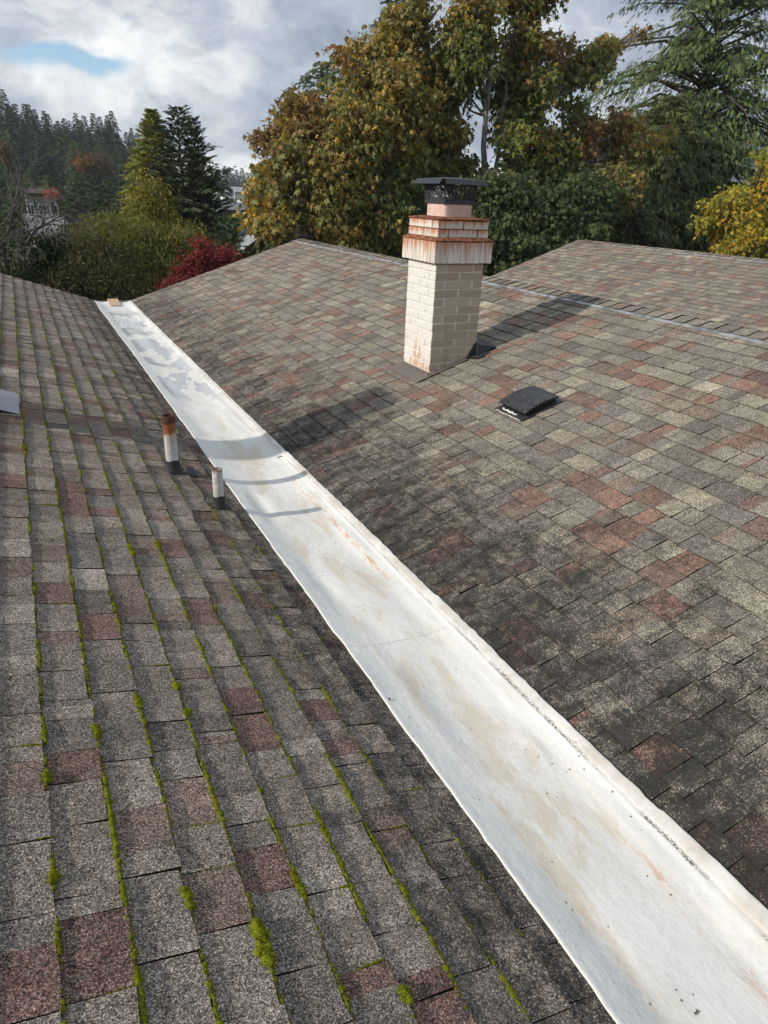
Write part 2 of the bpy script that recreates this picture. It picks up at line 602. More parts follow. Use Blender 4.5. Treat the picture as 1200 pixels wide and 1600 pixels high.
# hidden slopes, closing the ridges (same shingles, never seen from here)
def back_slope(name, x0, z0, x1, z1, label):
    o = slab(name, [(x0, Y_NEAR, z0), (x1, Y_NEAR, z1), (x1, Y_FAR, z1), (x0, Y_FAR, z0)], 0.10, M_SH_2, label)
    me = o.data
    a = me.attributes.new('tabcol', 'FLOAT_COLOR', 'FACE')
    a.data.foreach_set('color', np.tile(np.array([0.19, 0.17, 0.14, 1], np.float32), len(me.polygons)))
    return o
back_slope('roof_right_far_side', RIDGE_X, RIDGE_Z, V2_X - 0.1, z2(V2_X) + 0.0, 'far side of the chimney roof, falling to the second valley')
back_slope('roof_back_far_side', R2_X, R2_Z, R2_X + 3.3, R2_Z - 1.1, 'far side of the second shingle roof')
back_slope('roof_left_far_side', LEFT_RIDGE_X - 3.2, zl(LEFT_RIDGE_X) - 1.07, LEFT_RIDGE_X, zl(LEFT_RIDGE_X), 'far side of the left shingle roof')

# rake trim and gable walls at the far end
def gable(parent, x0, z0, x1, z1, yo):
    mb = MB()
    for (a, b) in (((x0, z0), (x1, z1)),):
        mb.add([(a[0], Y_FAR + 0.004, a[1] + 0.004), (b[0], Y_FAR + 0.004, b[1] + 0.004), (b[0], Y_FAR + 0.004, b[1] - 0.19), (a[0], Y_FAR + 0.004, a[1] - 0.19),
                (a[0], Y_FAR + 0.03, a[1] + 0.004), (b[0], Y_FAR + 0.03, b[1] + 0.004), (b[0], Y_FAR + 0.03, b[1] - 0.19), (a[0], Y_FAR + 0.03, a[1] - 0.19)],
               [(0, 1, 2, 3), (7, 6, 5, 4), (0, 4, 5, 1), (1, 5, 6, 2), (2, 6, 7, 3), (3, 7, 4, 0)])
    mb.build('rake_board', M_FASCIA, parent)
    wb = MB()
    y0, y1 = Y_FAR - 0.35, Y_FAR - 0.20
    wb.add([(x0, y0, z0 - 0.10), (x1, y0, z1 - 0.10), (x1, y0, GROUND0), (x0, y0, GROUND0), (x0, y1, z0 - 0.10), (x1, y1, z1 - 0.10), (x1, y1, GROUND0), (x0, y1, GROUND0)],
           [(0, 1, 2, 3), (7, 6, 5, 4), (0, 4, 5, 1), (1, 5, 6, 2), (2, 6, 7, 3), (3, 7, 4, 0)])
    wb.build('gable_wall', M_WALL, parent)
GROUND0 = -4.7
gable(roof_left, LEFT_RIDGE_X, zl(LEFT_RIDGE_X), XL + 0.1, zl(XL + 0.1), 0)
gable(roof_right, XR - 0.1, zr(XR - 0.1), RIDGE_X, RIDGE_Z, 0)
gable(roof_back, V2_X, z2(V2_X), R2_X, R2_Z, 0)

# ridge cap shingles + zinc strips
M_ZINC = material('zinc_strip', lambda n: principled(n, n.mix(n.ramp(n.noise(n.pos(), 9.0, 5.0), 0.42, 0.62), (0.40, 0.41, 0.43), (0.20, 0.205, 0.215)), 0.55, None, 0.35, 0.4))


def ridge_caps(parent, rx, rz, mat, y0, y1, single_from):
    allv, allc = [], []
    y = y0
    Fq = np.array([(0, 1, 4, 3), (1, 2, 5, 4), (6, 7, 1, 0), (7, 8, 2, 1), (3, 9, 6, 0), (2, 8, 10, 5)])
    singles = 0
    while y < y1:
        h0, h1 = 0.030 + RNG.normal(0, 0.002), 0.016
        wdt = 0.125 + RNG.normal(0, 0.003)
        e = 0.205
        sl = SL * wdt
        c = RNG.normal(0, 0.003)
        v = np.array([(rx - wdt, y + c, rz - sl + h0), (rx, y, rz + h0 - 0.008), (rx + wdt, y - c, rz - sl + h0),
                      (rx - wdt, y + e, rz - sl + h1), (rx, y + e, rz + h1 - 0.008), (rx + wdt, y + e, rz - sl + h1),
                      (rx - wdt, y, rz - sl + h0 - 0.012), (rx, y, rz + h0 - 0.020), (rx + wdt, y, rz - sl + h0 - 0.012),
                      (rx - wdt, y + e, rz - sl + h1 - 0.010), (rx + wdt, y + e, rz - sl + h1 - 0.010)])
        col = np.repeat(pick(PAL_SUN, 1), 6, 0) * 0.95
        col[2:] = 0.055
        if y > single_from and y < Y_FAR:
            ctr = v.mean(0)
            link('ridge_shingle', new_mesh('ridge_shingle', v - ctr, Fq, mat, {'tabcol': (col, 'FACE')}), parent, ctr)
        else:
            allv.append(v); allc.append(col)
        y += 0.143
    if allv:
        T = len(allv)
        faces = (Fq[None] + (np.arange(T) * 11)[:, None, None]).reshape(-1, 4)
        o = link('ridge_shingle_run', new_mesh('ridge_shingle_run', np.concatenate(allv), faces, mat, {'tabcol': (np.concatenate(allc), 'FACE')}), parent)
        o['kind'] = 'stuff'


ridge_caps(roof_right, RIDGE_X, RIDGE_Z, M_SH_R, Y_NEAR, Y_FAR - 0.15, 2.6)
ridge_caps(roof_back, R2_X, R2_Z, M_SH_2, 2.0, Y_FAR - 0.15, 7.0)


def zinc(parent, x0, x1, zf, y0, y1, seg):
    y = y0
    while y < y1:
        e = min(y + seg, y1)
        mb = MB()
        yy = np.linspace(y, e, 8)
        vs, fs = [], []
        for i, q in enumerate(yy):
            b = RNG.normal(0, 0.0015)
            lift = 0.0195 + b + (0.003 if i == 0 else 0)
            wob_ = RNG.normal(0, 0.002)
            vs += [(x0 + wob_, q, zf(x0) + lift), (x1, q, zf(x1) + lift + 0.001), (x0 + wob_, q, zf(x0) + lift - 0.006), (x1, q, zf(x1) + lift - 0.006)]
        for i in range(7):
            b = i * 4
            fs += [(b, b + 4, b + 5, b + 1), (b + 2, b + 6, b + 4, b), (b + 1, b + 5, b + 7, b + 3)]
        fs += [(0, 1, 3, 2), (28, 30, 31, 29)]
        mb.add(vs, fs)
        mb.build('zinc_strip', M_ZINC, parent)
        y = e + 0.004
zinc(roof_right, RIDGE_X - 0.156, RIDGE_X - 0.122, zr, Y_NEAR, Y_FAR - 0.02, 2.44)
zinc(roof_back, R2_X - 0.152, R2_X - 0.122, z2, 2.0, Y_FAR - 0.9, 2.44)

# ================================================================== WHITE VALLEY GUTTER
def membrane_fn(n):
    p = n.pos()
    x, y, z = n.sep(p)
    a = n.noise(p, 2.2, 5.0, 0.6, 0.4)
    b = n.noise(n.mapping(p, (2.5, 0.7, 1)), 3.0, 5.0, 0.62, 0.5)
    fine = n.noise(p, 60.0, 4.0, 0.6)
    col = n.mix(n.ramp(a, 0.35, 0.7), (0.77, 0.755, 0.715), (0.70, 0.695, 0.66))
    col = n.mix(n.math('MULTIPLY', n.ramp(fine, 0.5, 0.75), 0.25), col, (0.66, 0.65, 0.61))
    # tannin / silt stains left by standing water on the flat bottom
    mid = n.math('MULTIPLY', n.ramp(x, 1.10, 1.22), n.ramp(x, 1.46, 1.56, 1.0, 0.0))
    silt = n.math('MULTIPLY', n.ramp(b, 0.47, 0.62), n.math('MULTIPLY', mid, n.ramp(y, 5.4, 6.2, 1.0, 0.15)))
    col = n.mix(n.math('MULTIPLY', silt, 0.6), col, (0.58, 0.50, 0.35))
    tide = n.math('MULTIPLY', n.math('MULTIPLY', n.ramp(b, 0.452, 0.468), n.ramp(b, 0.472, 0.492, 1.0, 0.0)), n.math('MULTIPLY', mid, n.ramp(y, 5.4, 6.2, 1.0, 0.3)))
    col = n.mix(n.math('MULTIPLY', tide, 0.12), col, (0.42, 0.34, 0.23))
    green = n.math('MULTIPLY', n.ramp(n.noise(n.mapping(p, (3, 1, 1), (4, 1, 0)), 2.4, 5.0, 0.6), 0.50, 0.66), n.ramp(x, 1.50, 1.56))
    col = n.mix(n.math('MULTIPLY', green, 0.40), col, (0.50, 0.49, 0.38))
    # rust bleeding along the two creases
    rn = n.noise(n.mapping(p, (7, 2.2, 1)), 4.0, 5.0, 0.7)
    c1 = n.math('MULTIPLY', n.ramp(n.math('ABSOLUTE', n.math('SUBTRACT', x, 1.525)), 0.0, 0.028, 1.0, 0.0), n.math('MULTIPLY', n.ramp(y, 2.7, 3.1), n.ramp(y, 4.3, 4.6, 1.0, 0.0)))
    c2 = n.math('MULTIPLY', n.ramp(n.math('ABSOLUTE', n.math('SUBTRACT', x, 1.185)), 0.0, 0.03, 1.0, 0.0), n.ramp(y, 0.5, 3.4, 0.75, 0.3))
    c3 = n.math('MULTIPLY', n.ramp(n.math('ABSOLUTE', n.math('SUBTRACT', x, 1.49)), 0.0, 0.04, 0.7, 0.0), n.ramp(y, 1.0, 1.3, 1.0, 0.0))
    rust = n.math('MULTIPLY', n.math('ADD', n.math('ADD', c1, n.math('MULTIPLY', c2, 0.55)), c3), n.ramp(rn, 0.47, 0.62))
    col = n.mix(n.math('MULTIPLY', rust, 0.85), col, (0.60, 0.33, 0.15))
    # grime trapped under the right lip
    ln = n.noise(n.mapping(p, (30, 3, 1)), 3.0, 5.0, 0.7)
    gr = n.math('MULTIPLY', n.ramp(n.math('ABSOLUTE', n.math('SUBTRACT', n.math('ADD', x, n.math('MULTIPLY', n.math('SUBTRACT', ln, 0.5), 0.02)), 1.606)), 0.002, 0.012, 1.0, 0.0), n.ramp(n.noise(n.mapping(p, (1, 2.3, 1)), 2.0, 4.0), 0.40, 0.58))
    sp = n.node('ShaderNodeSeparateColor', {0: n.voronoi(p, 300.0)}).outputs[0]
    gr = n.math('MULTIPLY', gr, n.ramp(sp, 0.25, 0.6))
    col = n.mix(n.math('MULTIPLY', gr, n.ramp(y, 1.6, 4.0, 0.95, 0.35)), col, (0.05, 0.048, 0.04))
    lip = n.math('MULTIPLY', n.ramp(x, 1.600, 1.616), n.ramp(n.noise(n.mapping(p, (1, 1.7, 1)), 3.0, 5.0, 0.65), 0.36, 0.62, 0.15, 0.75))
    col = n.mix(lip, col, (0.50, 0.45, 0.38))
    # scattered specks
    vd = n.voronoi(p, 38.0, 'F1', 'Distance')
    vr = n.node('ShaderNodeSeparateColor', {0: n.voronoi(p, 38.0)}).outputs[1]
    size = n.ramp(vr, 0.55, 1.0, 0.02, 0.17)
    sd = n.math('MULTIPLY', n.math('LESS_THAN', vd, size), n.ramp(n.noise(p, 4.0, 3.0), 0.44, 0.56))
    sd = n.math('MULTIPLY', sd, n.math('GREATER_THAN', vr, 0.6))
    col = n.mix(n.math('MULTIPLY', sd, 0.8), col, (0.10, 0.095, 0.085))
    seam = None
    for yl in (2.35, 4.72, 7.4, 10.1):
        q_ = n.ramp(n.math('ABSOLUTE', n.math('SUBTRACT', n.math('ADD', y, n.math('MULTIPLY', n.math('SUBTRACT', a, 0.5), 0.05)), yl)), 0.0015, 0.007, 1.0, 0.0)
        seam = q_ if seam is None else n.math('MAXIMUM', seam, q_)
    col = n.mix(n.math('MULTIPLY', seam, n.ramp(fine, 0.35, 0.6, 0.05, 0.45)), col, (0.36, 0.33, 0.28))
    # thin standing water in the far half
    wn_ = n.noise(n.mapping(p, (1.6, 0.75, 1), (0, 2, 0)), 2.6, 3.0, 0.5, 0.3)
    wet = n.math('MULTIPLY', n.ramp(wn_, 0.475, 0.50), n.math('MULTIPLY', n.ramp(y, 6.3, 7.2), n.ramp(y, 11.8, 12.6, 1.0, 0.0)))
    wet = n.math('MULTIPLY', wet, n.math('MULTIPLY', n.ramp(x, 1.12, 1.18), n.ramp(x, 1.54, 1.60, 1.0, 0.0)))
    col = n.mix(n.math('MULTIPLY', wet, 0.8), col, (0.47, 0.475, 0.49))
    rough = n.ramp(wet, 0.0, 1.0, 0.62, 0.13)
    vd2 = n.voronoi(p, 95.0, 'F1', 'Distance')
    vr2 = n.node('ShaderNodeSeparateColor', {0: n.voronoi(p, 95.0)}).outputs[0]
    s2 = n.math('MULTIPLY', n.math('MULTIPLY', n.math('LESS_THAN', vd2, 0.13), n.math('GREATER_THAN', vr2, 0.72)), n.ramp(n.noise(p, 3.3, 4.0, 0.65), 0.50, 0.60))
    col = n.mix(n.math('MULTIPLY', s2, 0.75), col, (0.13, 0.12, 0.105))
    wr_ = n.noise(n.mapping(p, (14, 1.1, 1)), 1.6, 4.0, 0.6)
    h = n.math('ADD', n.math('ADD', n.noise(p, 9.0, 4.0, 0.55), n.math('MULTIPLY', fine, 0.25)), n.math('MULTIPLY', wr_, 0.28))
    nor = n.bump(n.math('MULTIPLY', h, n.ramp(wet, 0.0, 1.0, 1.0, 0.15)), 0.5, 0.014)
    return principled(n, col, rough, nor, spec=0.4)


M_MEMB = material('white_roof_coating', membrane_fn)


def build_gutter():
    ny = 900
    ys = np.linspace(Y_NEAR, Y_FAR - 0.06, ny)
    # profile control points (x, z): left flange on the shingles, flat pan, right wall, lip on the right slope
    base = -1.899
    ctrl = [(1.040, zl(1.040) + 0.002), (1.043, zl(1.043) + 0.0135), (1.075, zl(1.075) + 0.0135), (1.11, zl(1.11) + 0.015), (1.155, base + 0.024), (1.20, base + 0.015), (1.25, base + 0.009), (1.33, base + 0.003), (1.42, base), (1.48, base + 0.001),
            (1.515, base + 0.005), (1.545, base + 0.012), (1.575, zr(1.575) + 0.017), (1.596, zr(1.596) + 0.019), (1.606, zr(1.606) + 0.016), (1.614, zr(1.614) + 0.021), (1.635, zr(1.635) + 0.022), (1.653, zr(1.653) + 0.021), (1.657, zr(1.657) + 0.004)]
    ctrl = np.array(ctrl)
    # densify
    t = np.arange(len(ctrl)); tt = np.linspace(0, len(ctrl) - 1, 73)
    px = np.interp(tt, t, ctrl[:, 0]); pz = np.interp(tt, t, ctrl[:, 1])
    k = np.array([1, 2, 1]) / 4.0
    for _ in range(2):
        px[1:-1] = np.convolve(px, k, 'valid'); pz[1:-1] = np.convolve(pz, k, 'valid')
    X = np.tile(px, (ny, 1)); Z = np.tile(pz, (ny, 1)); Yg = np.tile(ys[:, None], (1, len(px)))
    wl = smooth_noise(ny, 14, 0.0022) + smooth_noise(ny, 3, 0.0018) + smooth_noise(ny, 60, 0.005)
    wr = smooth_noise(ny, 16, 0.0012) + smooth_noise(ny, 2, 0.0016) + smooth_noise(ny, 70, 0.003)
    # lap steps on the right edge
    for yl in (1.09, 2.6, 4.9, 7.8):
        wr += 0.007 * (ys < yl) - 0.0035
    f = np.clip((1.20 - px) / 0.16, 0, 1); g = np.clip((px - 1.58) / 0.075, 0, 1)
    X += wl[:, None] * f + wr[:, None] * g
    Z += (-wl[:, None] * f + wr[:, None] * g) * SL
    # crease wander, ponds and wrinkles
    mid = np.exp(-((px - 1.36) / 0.13) ** 2)
    Z += smooth_noise(ny, 45, 0.007)[:, None] * mid
    Z += smooth_noise(ny, 9, 0.0020)[:, None] * np.exp(-((px - 1.27) / 0.05) ** 2)
    Z += smooth_noise(ny, 12, 0.0024)[:, None] * np.exp(-((px - 1.49) / 0.035) ** 2)
    Z += smooth_noise(ny, 25, 0.006)[:, None] * np.exp(-((px - 1.53) / 0.05) ** 2)
    Z += smooth_noise(ny, 30, 0.005)[:, None] * np.exp(-((px - 1.18) / 0.05) ** 2)
    # a shallow raised hump in the middle distance and lap seams across the pan
    Z += 0.013 * (np.exp(-((ys - 5.9) / 0.5) ** 2))[:, None] * np.exp(-((px - 1.46) / 0.05) ** 2)
    for yl in (2.35, 4.72, 7.4, 10.1):
        s_ = np.exp(-np.abs(ys - yl) / 0.03) * 0.0035
        Z += s_[:, None] * np.clip((px - 1.06) / 0.05, 0, 1) * np.clip((1.65 - px) / 0.05, 0, 1)
    # the pan turns up at the far end
    up_ = np.clip((ys - (Y_FAR - 0.42)) / 0.36, 0, 1) ** 2 * 0.045
    Z += up_[:, None] * mid
    V = np.stack([X, Yg, Z], -1).reshape(-1, 3)
    m = len(px)
    i = np.arange(ny - 1)[:, None] * m + np.arange(m - 1)[None]
    faces = np.stack([i, i + 1, i + m + 1, i + m], -1).reshape(-1, 4)
    o = link('valley_gutter', new_mesh('valley_gutter', V, faces, M_MEMB, smooth=True))
    tag(o, 'white coated valley gutter running between the two shingle slopes', 'gutter')
    # timber trough below the membrane and a cap over its far end
    mb = MB()
    mb.box((1.10, Y_NEAR, -2.06), (1.62, Y_FAR - 0.01, -1.975))
    mb.build('trough_board', M_FASCIA, o)
    mb = MB()
    mb.box((1.03, Y_FAR - 0.055, -2.10), (1.69, Y_FAR + 0.012, -1.862), 0.004)
    mb.build('end_board', M_FASCIA, o)
    return o


gutter = build_gutter()
# tan patch lying over the far lip
M_TAN = material('tan_plywood', lambda n: principled(n, n.mix(n.noise(n.mapping(n.pos(), (9, 2, 9)), 7.0, 5.0), (0.46, 0.30, 0.19), (0.62, 0.46, 0.33)), 0.8))
mb = MB()
pc = on_plane(178, 480, np.array([0, 0, -1.885]), np.array([0, 0, 1.0]))
px0, px1 = 1.262, 1.430
vs, fs = [], []
prof = [(Y_FAR - 0.46, -1.878), (Y_FAR - 0.30, -1.868), (Y_FAR - 0.14, -1.848), (Y_FAR - 0.05, -1.832), (Y_FAR + 0.016, -1.832), (Y_FAR + 0.020, -1.96)]
for (yy_, zz_) in prof:
    vs += [(px0 + RNG.normal(0, .004), yy_, zz_), (px1 + RNG.normal(0, .004), yy_, zz_), (px0, yy_ + 0.002, zz_ - 0.012), (px1, yy_ + 0.002, zz_ - 0.012)]
for i in range(len(prof) - 1):
    b = i * 4
    fs += [(b, b + 1, b + 5, b + 4), (b + 2, b + 6, b + 7, b + 3), (b, b + 4, b + 6, b + 2), (b + 1, b + 3, b + 7, b + 5)]
fs += [(0, 2, 3, 1), (20, 21, 23, 22)]
mb.add(vs, fs)
tag(mb.build('cover_strip', M_TAN), 'small tan board bent over the far end of the white gutter', 'board')

# ================================================================== CHIMNEY
def brick_fn(n):
    p = n.pos(); o = n.obj()
    rnd = n.node('ShaderNodeObjectInfo').outputs['Random']
    nx = n.sep(n.node('ShaderNodeNewGeometry').outputs['True Normal'])[0]
    x, y, z = n.sep(p)
    col = n.mix(rnd, (0.40, 0.310, 0.222), (0.50, 0.400, 0.298))
    col = n.mix(n.math('MULTIPLY', n.ramp(n.noise(p, 34.0, 5.0, 0.65), 0.42, 0.7), 0.4), col, (0.46, 0.385, 0.31))
    run = n.noise(n.mapping(p, (13, 13, 0.9)), 1.0, 4.0, 0.55)
    col = n.mix(n.math('MULTIPLY', n.ramp(run, 0.50, 0.66), 0.62), col, (0.27, 0.165, 0.10))
    col = n.mix(n.math('MULTIPLY', n.ramp(n.noise(n.mapping(p, (30, 30, 1.2)), 1.0, 4.0), 0.60, 0.72), 0.5), col, (0.60, 0.58, 0.54))
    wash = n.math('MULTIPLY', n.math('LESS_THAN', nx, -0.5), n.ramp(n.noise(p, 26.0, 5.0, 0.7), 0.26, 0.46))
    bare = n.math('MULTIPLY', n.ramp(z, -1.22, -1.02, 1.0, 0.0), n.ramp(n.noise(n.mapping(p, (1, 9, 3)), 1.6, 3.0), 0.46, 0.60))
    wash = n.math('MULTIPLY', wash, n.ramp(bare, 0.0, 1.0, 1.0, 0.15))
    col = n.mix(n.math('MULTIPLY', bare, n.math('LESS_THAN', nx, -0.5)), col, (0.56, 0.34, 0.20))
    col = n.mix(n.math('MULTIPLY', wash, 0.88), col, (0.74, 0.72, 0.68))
    nor = n.bump(n.noise(p, 120.0, 4.0, 0.7), 0.5, 0.004)
    return principled(n, col, 0.88, nor, spec=0.2)


def mortar_fn(n):
    p = n.pos()
    nx = n.sep(n.node('ShaderNodeNewGeometry').outputs['True Normal'])[0]
    col = n.mix(n.noise(p, 40.0, 4.0), (0.56, 0.50, 0.43), (0.68, 0.62, 0.54))
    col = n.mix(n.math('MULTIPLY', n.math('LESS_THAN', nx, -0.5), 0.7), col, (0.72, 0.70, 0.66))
    return principled(n, col, 0.95, n.bump(n.noise(p, 160.0), 0.5, 0.003), spec=0.15)


def crown_fn(top, depth):
    def fn(n):
        p = n.pos()
        x, y, z = n.sep(n.node('ShaderNodeTexCoord').outputs['Object'])
        rnd = n.node('ShaderNodeObjectInfo').outputs['Random']
        col = n.mix(rnd, (0.58, 0.52, 0.45), (0.72, 0.67, 0.60))
        col = n.mix(n.math('MULTIPLY', n.ramp(n.noise(n.mapping(p, (40, 40, 2)), 1.0, 5.0), 0.50, 0.70), 0.4), col, (0.44, 0.38, 0.32))
        drip = n.noise(n.mapping(p, (34, 34, 2.2)), 1.0, 5.0, 0.6)
        up = n.ramp(z, top - depth, top, 0.0, 0.42, False)
        m = n.ramp(n.math('ADD', drip, up), 0.66, 0.95)
        col = n.mix(n.math('MULTIPLY', m, 0.9), col, (0.46, 0.165, 0.06))
        return principled(n, col, 0.85, n.bump(n.noise(p, 90.0, 4.0), 0.4, 0.003), spec=0.2)
    return fn


M_BRICK = material('tan_brick', brick_fn)
M_MORTAR = material('mortar', mortar_fn)
M_SOLDIER = material('limed_soldier_brick', crown_fn(0.09, 0.20))
M_CROWN = material('rust_streaked_brick', crown_fn(0.03, 0.075))
M_RUST = material('rusty_wash', lambda n: principled(n, n.mix(n.ramp(n.noise(n.pos(), 22.0, 6.0, 0.65), 0.35, 0.65), (0.085, 0.035, 0.025), (0.34, 0.125, 0.055)), 0.85,
                  n.bump(n.noise(n.pos(), 70.0, 4.0), 0.5, 0.004)))
M_FLUE = material('clay_flue', lambda n: principled(n, n.mix(n.ramp(n.noise(n.pos(), 16.0, 5.0), 0.35, 0.7), (0.60, 0.42, 0.34), (0.68, 0.53, 0.45)), 0.8,
                  n.bump(n.noise(n.pos(), 60.0, 4.0), 0.3, 0.003)))
M_BLACK = material('dark_coated_metal', lambda n: principled(n, n.mix(n.noise(n.pos(), 18.0, 4.0), (0.030, 0.034, 0.040), (0.055, 0.060, 0.068)), n.ramp(n.noise(n.pos(), 25.0), 0.3, 0.7, 0.38, 0.6), None, 0.3, 0.5))
M_FLASH = material('brown_flashing', lambda n: principled(n, n.mix(n.noise(n.pos(), 12.0, 5.0), (0.15, 0.125, 0.115), (0.21, 0.18, 0.165)), 0.6, None, 0.3, 0.4))
M_GREYFLASH = material('grey_flashing', lambda n: principled(n, n.mix(n.noise(n.pos(), 7.0, 5.0), (0.30, 0.31, 0.33), (0.42, 0.43, 0.46)), 0.5, None, 0.55, 0.5))

_box_cache = {}


def brick_obj(name, dims, mat, parent, loc, ch=0.004):
    key = (tuple(round(v, 4) for v in dims), mat.name)
    if key not in _box_cache:
        mb = MB(); mb.box(tuple(-v / 2 for v in dims), tuple(v / 2 for v in dims), ch)
        o = mb.build(name, mat, parent, loc)
        _box_cache[key] = o.data
        return o
    return link(name, _box_cache[key], parent, np.array(loc) + RNG.normal(0, 0.0013, 3))


def build_chimney(origin):
    hx, hy = 0.23, 0.2375
    root = empty('chimney', origin, 'square tan brick chimney with limed left face, rust stained crown and black cap', 'chimney')
    core = MB().box((-hx + .005, -hy + .005, -0.35), (hx - .005, hy - .005, 0.925)).build('shaft', M_MORTAR, root)
    ch, nb, j, dp = 0.0675, 17, 0.009, 0.095
    for c in range(nb):
        z = 0.932 - ch * (c + 0.5) - 0.002
        if c % 2 == 1:      # front and back run through
            L = (2 * hx - j) / 2
            for sy in (-1, 1):
                for k in (-1, 1):
                    brick_obj('brick', (L, dp, ch - j), M_BRICK, core, (k * (L + j) / 2, sy * (hy - dp / 2), z))
            L2 = 2 * hy - 2 * dp - 2 * j
            for sx in (-1, 1):
                brick_obj('brick', (dp, L2, ch - j), M_BRICK, core, (sx * (hx - dp / 2), 0, z))
        else:
            L = (2 * hy - j) / 2
            for sx in (-1, 1):
                for k in (-1, 1):
                    brick_obj('brick', (dp, L, ch - j), M_BRICK, core, (sx * (hx - dp / 2), k * (L + j) / 2, z))
            L2 = 2 * hx - 2 * dp - 2 * j
            for sy in (-1, 1):
                brick_obj('brick', (L2, dp, ch - j), M_BRICK, core, (0, sy * (hy - dp / 2), z))
    # soldier course
    o = 0.042
    ax, ay = hx + o, hy + o
    z0, z1 = 0.935, 1.098
    band = MB().box((-ax + .006, -ay + .006, z0 + .004), (ax - .006, ay - .006, z1 - .004)).build('soldier_band', M_MORTAR, root)
    k, jj, d2 = 9, 0.010, 0.06
    L = (2 * ax - (k - 1) * jj) / k
    for i in range(k):
        for sy in (-1, 1):
            brick_obj('soldier_brick', (L, d2, z1 - z0), M_SOLDIER, band, (-ax + L / 2 + i * (L + jj), sy * (ay - d2 / 2), (z0 + z1) / 2), 0.003)
    k = 7
    Ls = (2 * ay - 2 * d2 - (k + 1) * jj) / k
    for i in range(k):
        for sx in (-1, 1):
            brick_obj('soldier_brick', (d2, Ls, z1 - z0), M_SOLDIER, band, (sx * (ax - d2 / 2), -ay + d2 + jj + Ls / 2 + i * (Ls + jj), (z0 + z1) / 2), 0.003)
    # rusty wash sloping in to the upper course
    bx, by = hx + 0.008, hy + 0.008
    def wash(name, a0, b0, a1, b1, za, zb):
        mb = MB()
        vs = [(-a0, -b0, za), (a0, -b0, za), (a0, b0, za), (-a0, b0, za), (-a0, -b0, za + 0.008), (a0, -b0, za + 0.008), (a0, b0, za + 0.008), (-a0, b0, za + 0.008),
              (-a1, -b1, zb), (a1, -b1, zb), (a1, b1, zb), (-a1, b1, zb)]
        fs = [(0, 3, 2, 1)] + [(i, (i + 1) % 4, 4 + (i + 1) % 4, 4 + i) for i in range(4)] + [(4 + i, 4 + (i + 1) % 4, 8 + (i + 1) % 4, 8 + i) for i in range(4)] + [(8, 9, 10, 11)]
        mb.add(vs, fs)
        return mb.build(name, M_RUST, root)
    wash('rusty_ledge', ax + .004, ay + .004, bx, by, z1 + .002, z1 + 0.034)
    z2_ = z1 + 0.026
    top = MB().box((-bx + .008, -by + .008, z2_), (bx - .008, by - .008, z2_ + 0.132)).build('crown_band', M_RUST, root)
    for c in range(2):
        z = z2_ + 0.004 + c * 0.066 + 0.029
        if c == 1:
            L = (2 * bx - j) / 2
            for sy in (-1, 1):
                for k in (-1, 1):
                    brick_obj('crown_brick', (L, dp, .058), M_CROWN, top, (k * (L + j) / 2, sy * (by - dp / 2), z))
            for sx in (-1, 1):
                brick_obj('crown_brick', (dp, 2 * by - 2 * dp - 2 * j, .058), M_CROWN, top, (sx * (bx - dp / 2), 0, z))
        else:
            L = (2 * by - j) / 2
            for sx in (-1, 1):
                for k in (-1, 1):
                    brick_obj('crown_brick', (dp, L, .058), M_CROWN, top, (sx * (bx - dp / 2), k * (L + j) / 2, z))
            for sy in (-1, 1):
                brick_obj('crown_brick', (2 * bx - 2 * dp - 2 * j, dp, .058), M_CROWN, top, (0, sy * (by - dp / 2), z))
    z3 = z2_ + 0.134
    wash('rusty_top', bx + .004, by + .004, 0.16, 0.17, z3, z3 + 0.022)
    # clay flue, rounded corners
    fx, fy, zf0, zf1 = 0.135, 0.150, z3 + 0.01, 1.385
    mb = MB(); seg = []
    for (sx, sy, a0) in ((1, 1, 0), (-1, 1, 90), (-1, -1, 180), (1, -1, 270)):
        for q in range(5):
            a = math.radians(a0 + q * 22.5)
            seg.append((sx * (fx - .03) + .03 * math.cos(a), sy * (fy - .03) + .03 * math.sin(a)))
    m = len(seg)
    vs = [(x, y, zf0) for x, y in seg] + [(x, y, zf1) for x, y in seg] + [(x * .85, y * .85, zf1) for x, y in seg] + [(x * .85, y * .85, zf0) for x, y in seg]
    fs = []
    for r in range(3):
        fs += [(r * m + i, r * m + (i + 1) % m, (r + 1) * m + (i + 1) % m, (r + 1) * m + i) for i in range(m)]
    mb.add(vs, fs)
    mb.build('flue_tile', M_FLUE, root, smooth=True)
    # cap: collar, expanded mesh cage, folded lid
    cap = MB()
    cx_, cy_, zc0, zc1 = 0.143, 0.158, 1.372, 1.405
    t = 0.004
    cap.box((-cx_, -cy_, zc0), (cx_, -cy_ + t, zc1)); cap.box((-cx_, cy_ - t, zc0), (cx_, cy_, zc1))
    cap.box((-cx_, -cy_ + t, zc0), (-cx_ + t, cy_ - t, zc1)); cap.box((cx_ - t, -cy_ + t, zc0), (cx_, cy_ - t, zc1))
    collar = cap.build('cap_collar', M_BLACK, root)
    mesh = MB()
    zt = 1.515
    def strand(p, q, r=0.0023):
        p = np.array(p); q = np.array(q)
        mesh.tube([p, q], [r, r], 4, False)
    H = zt - zc1
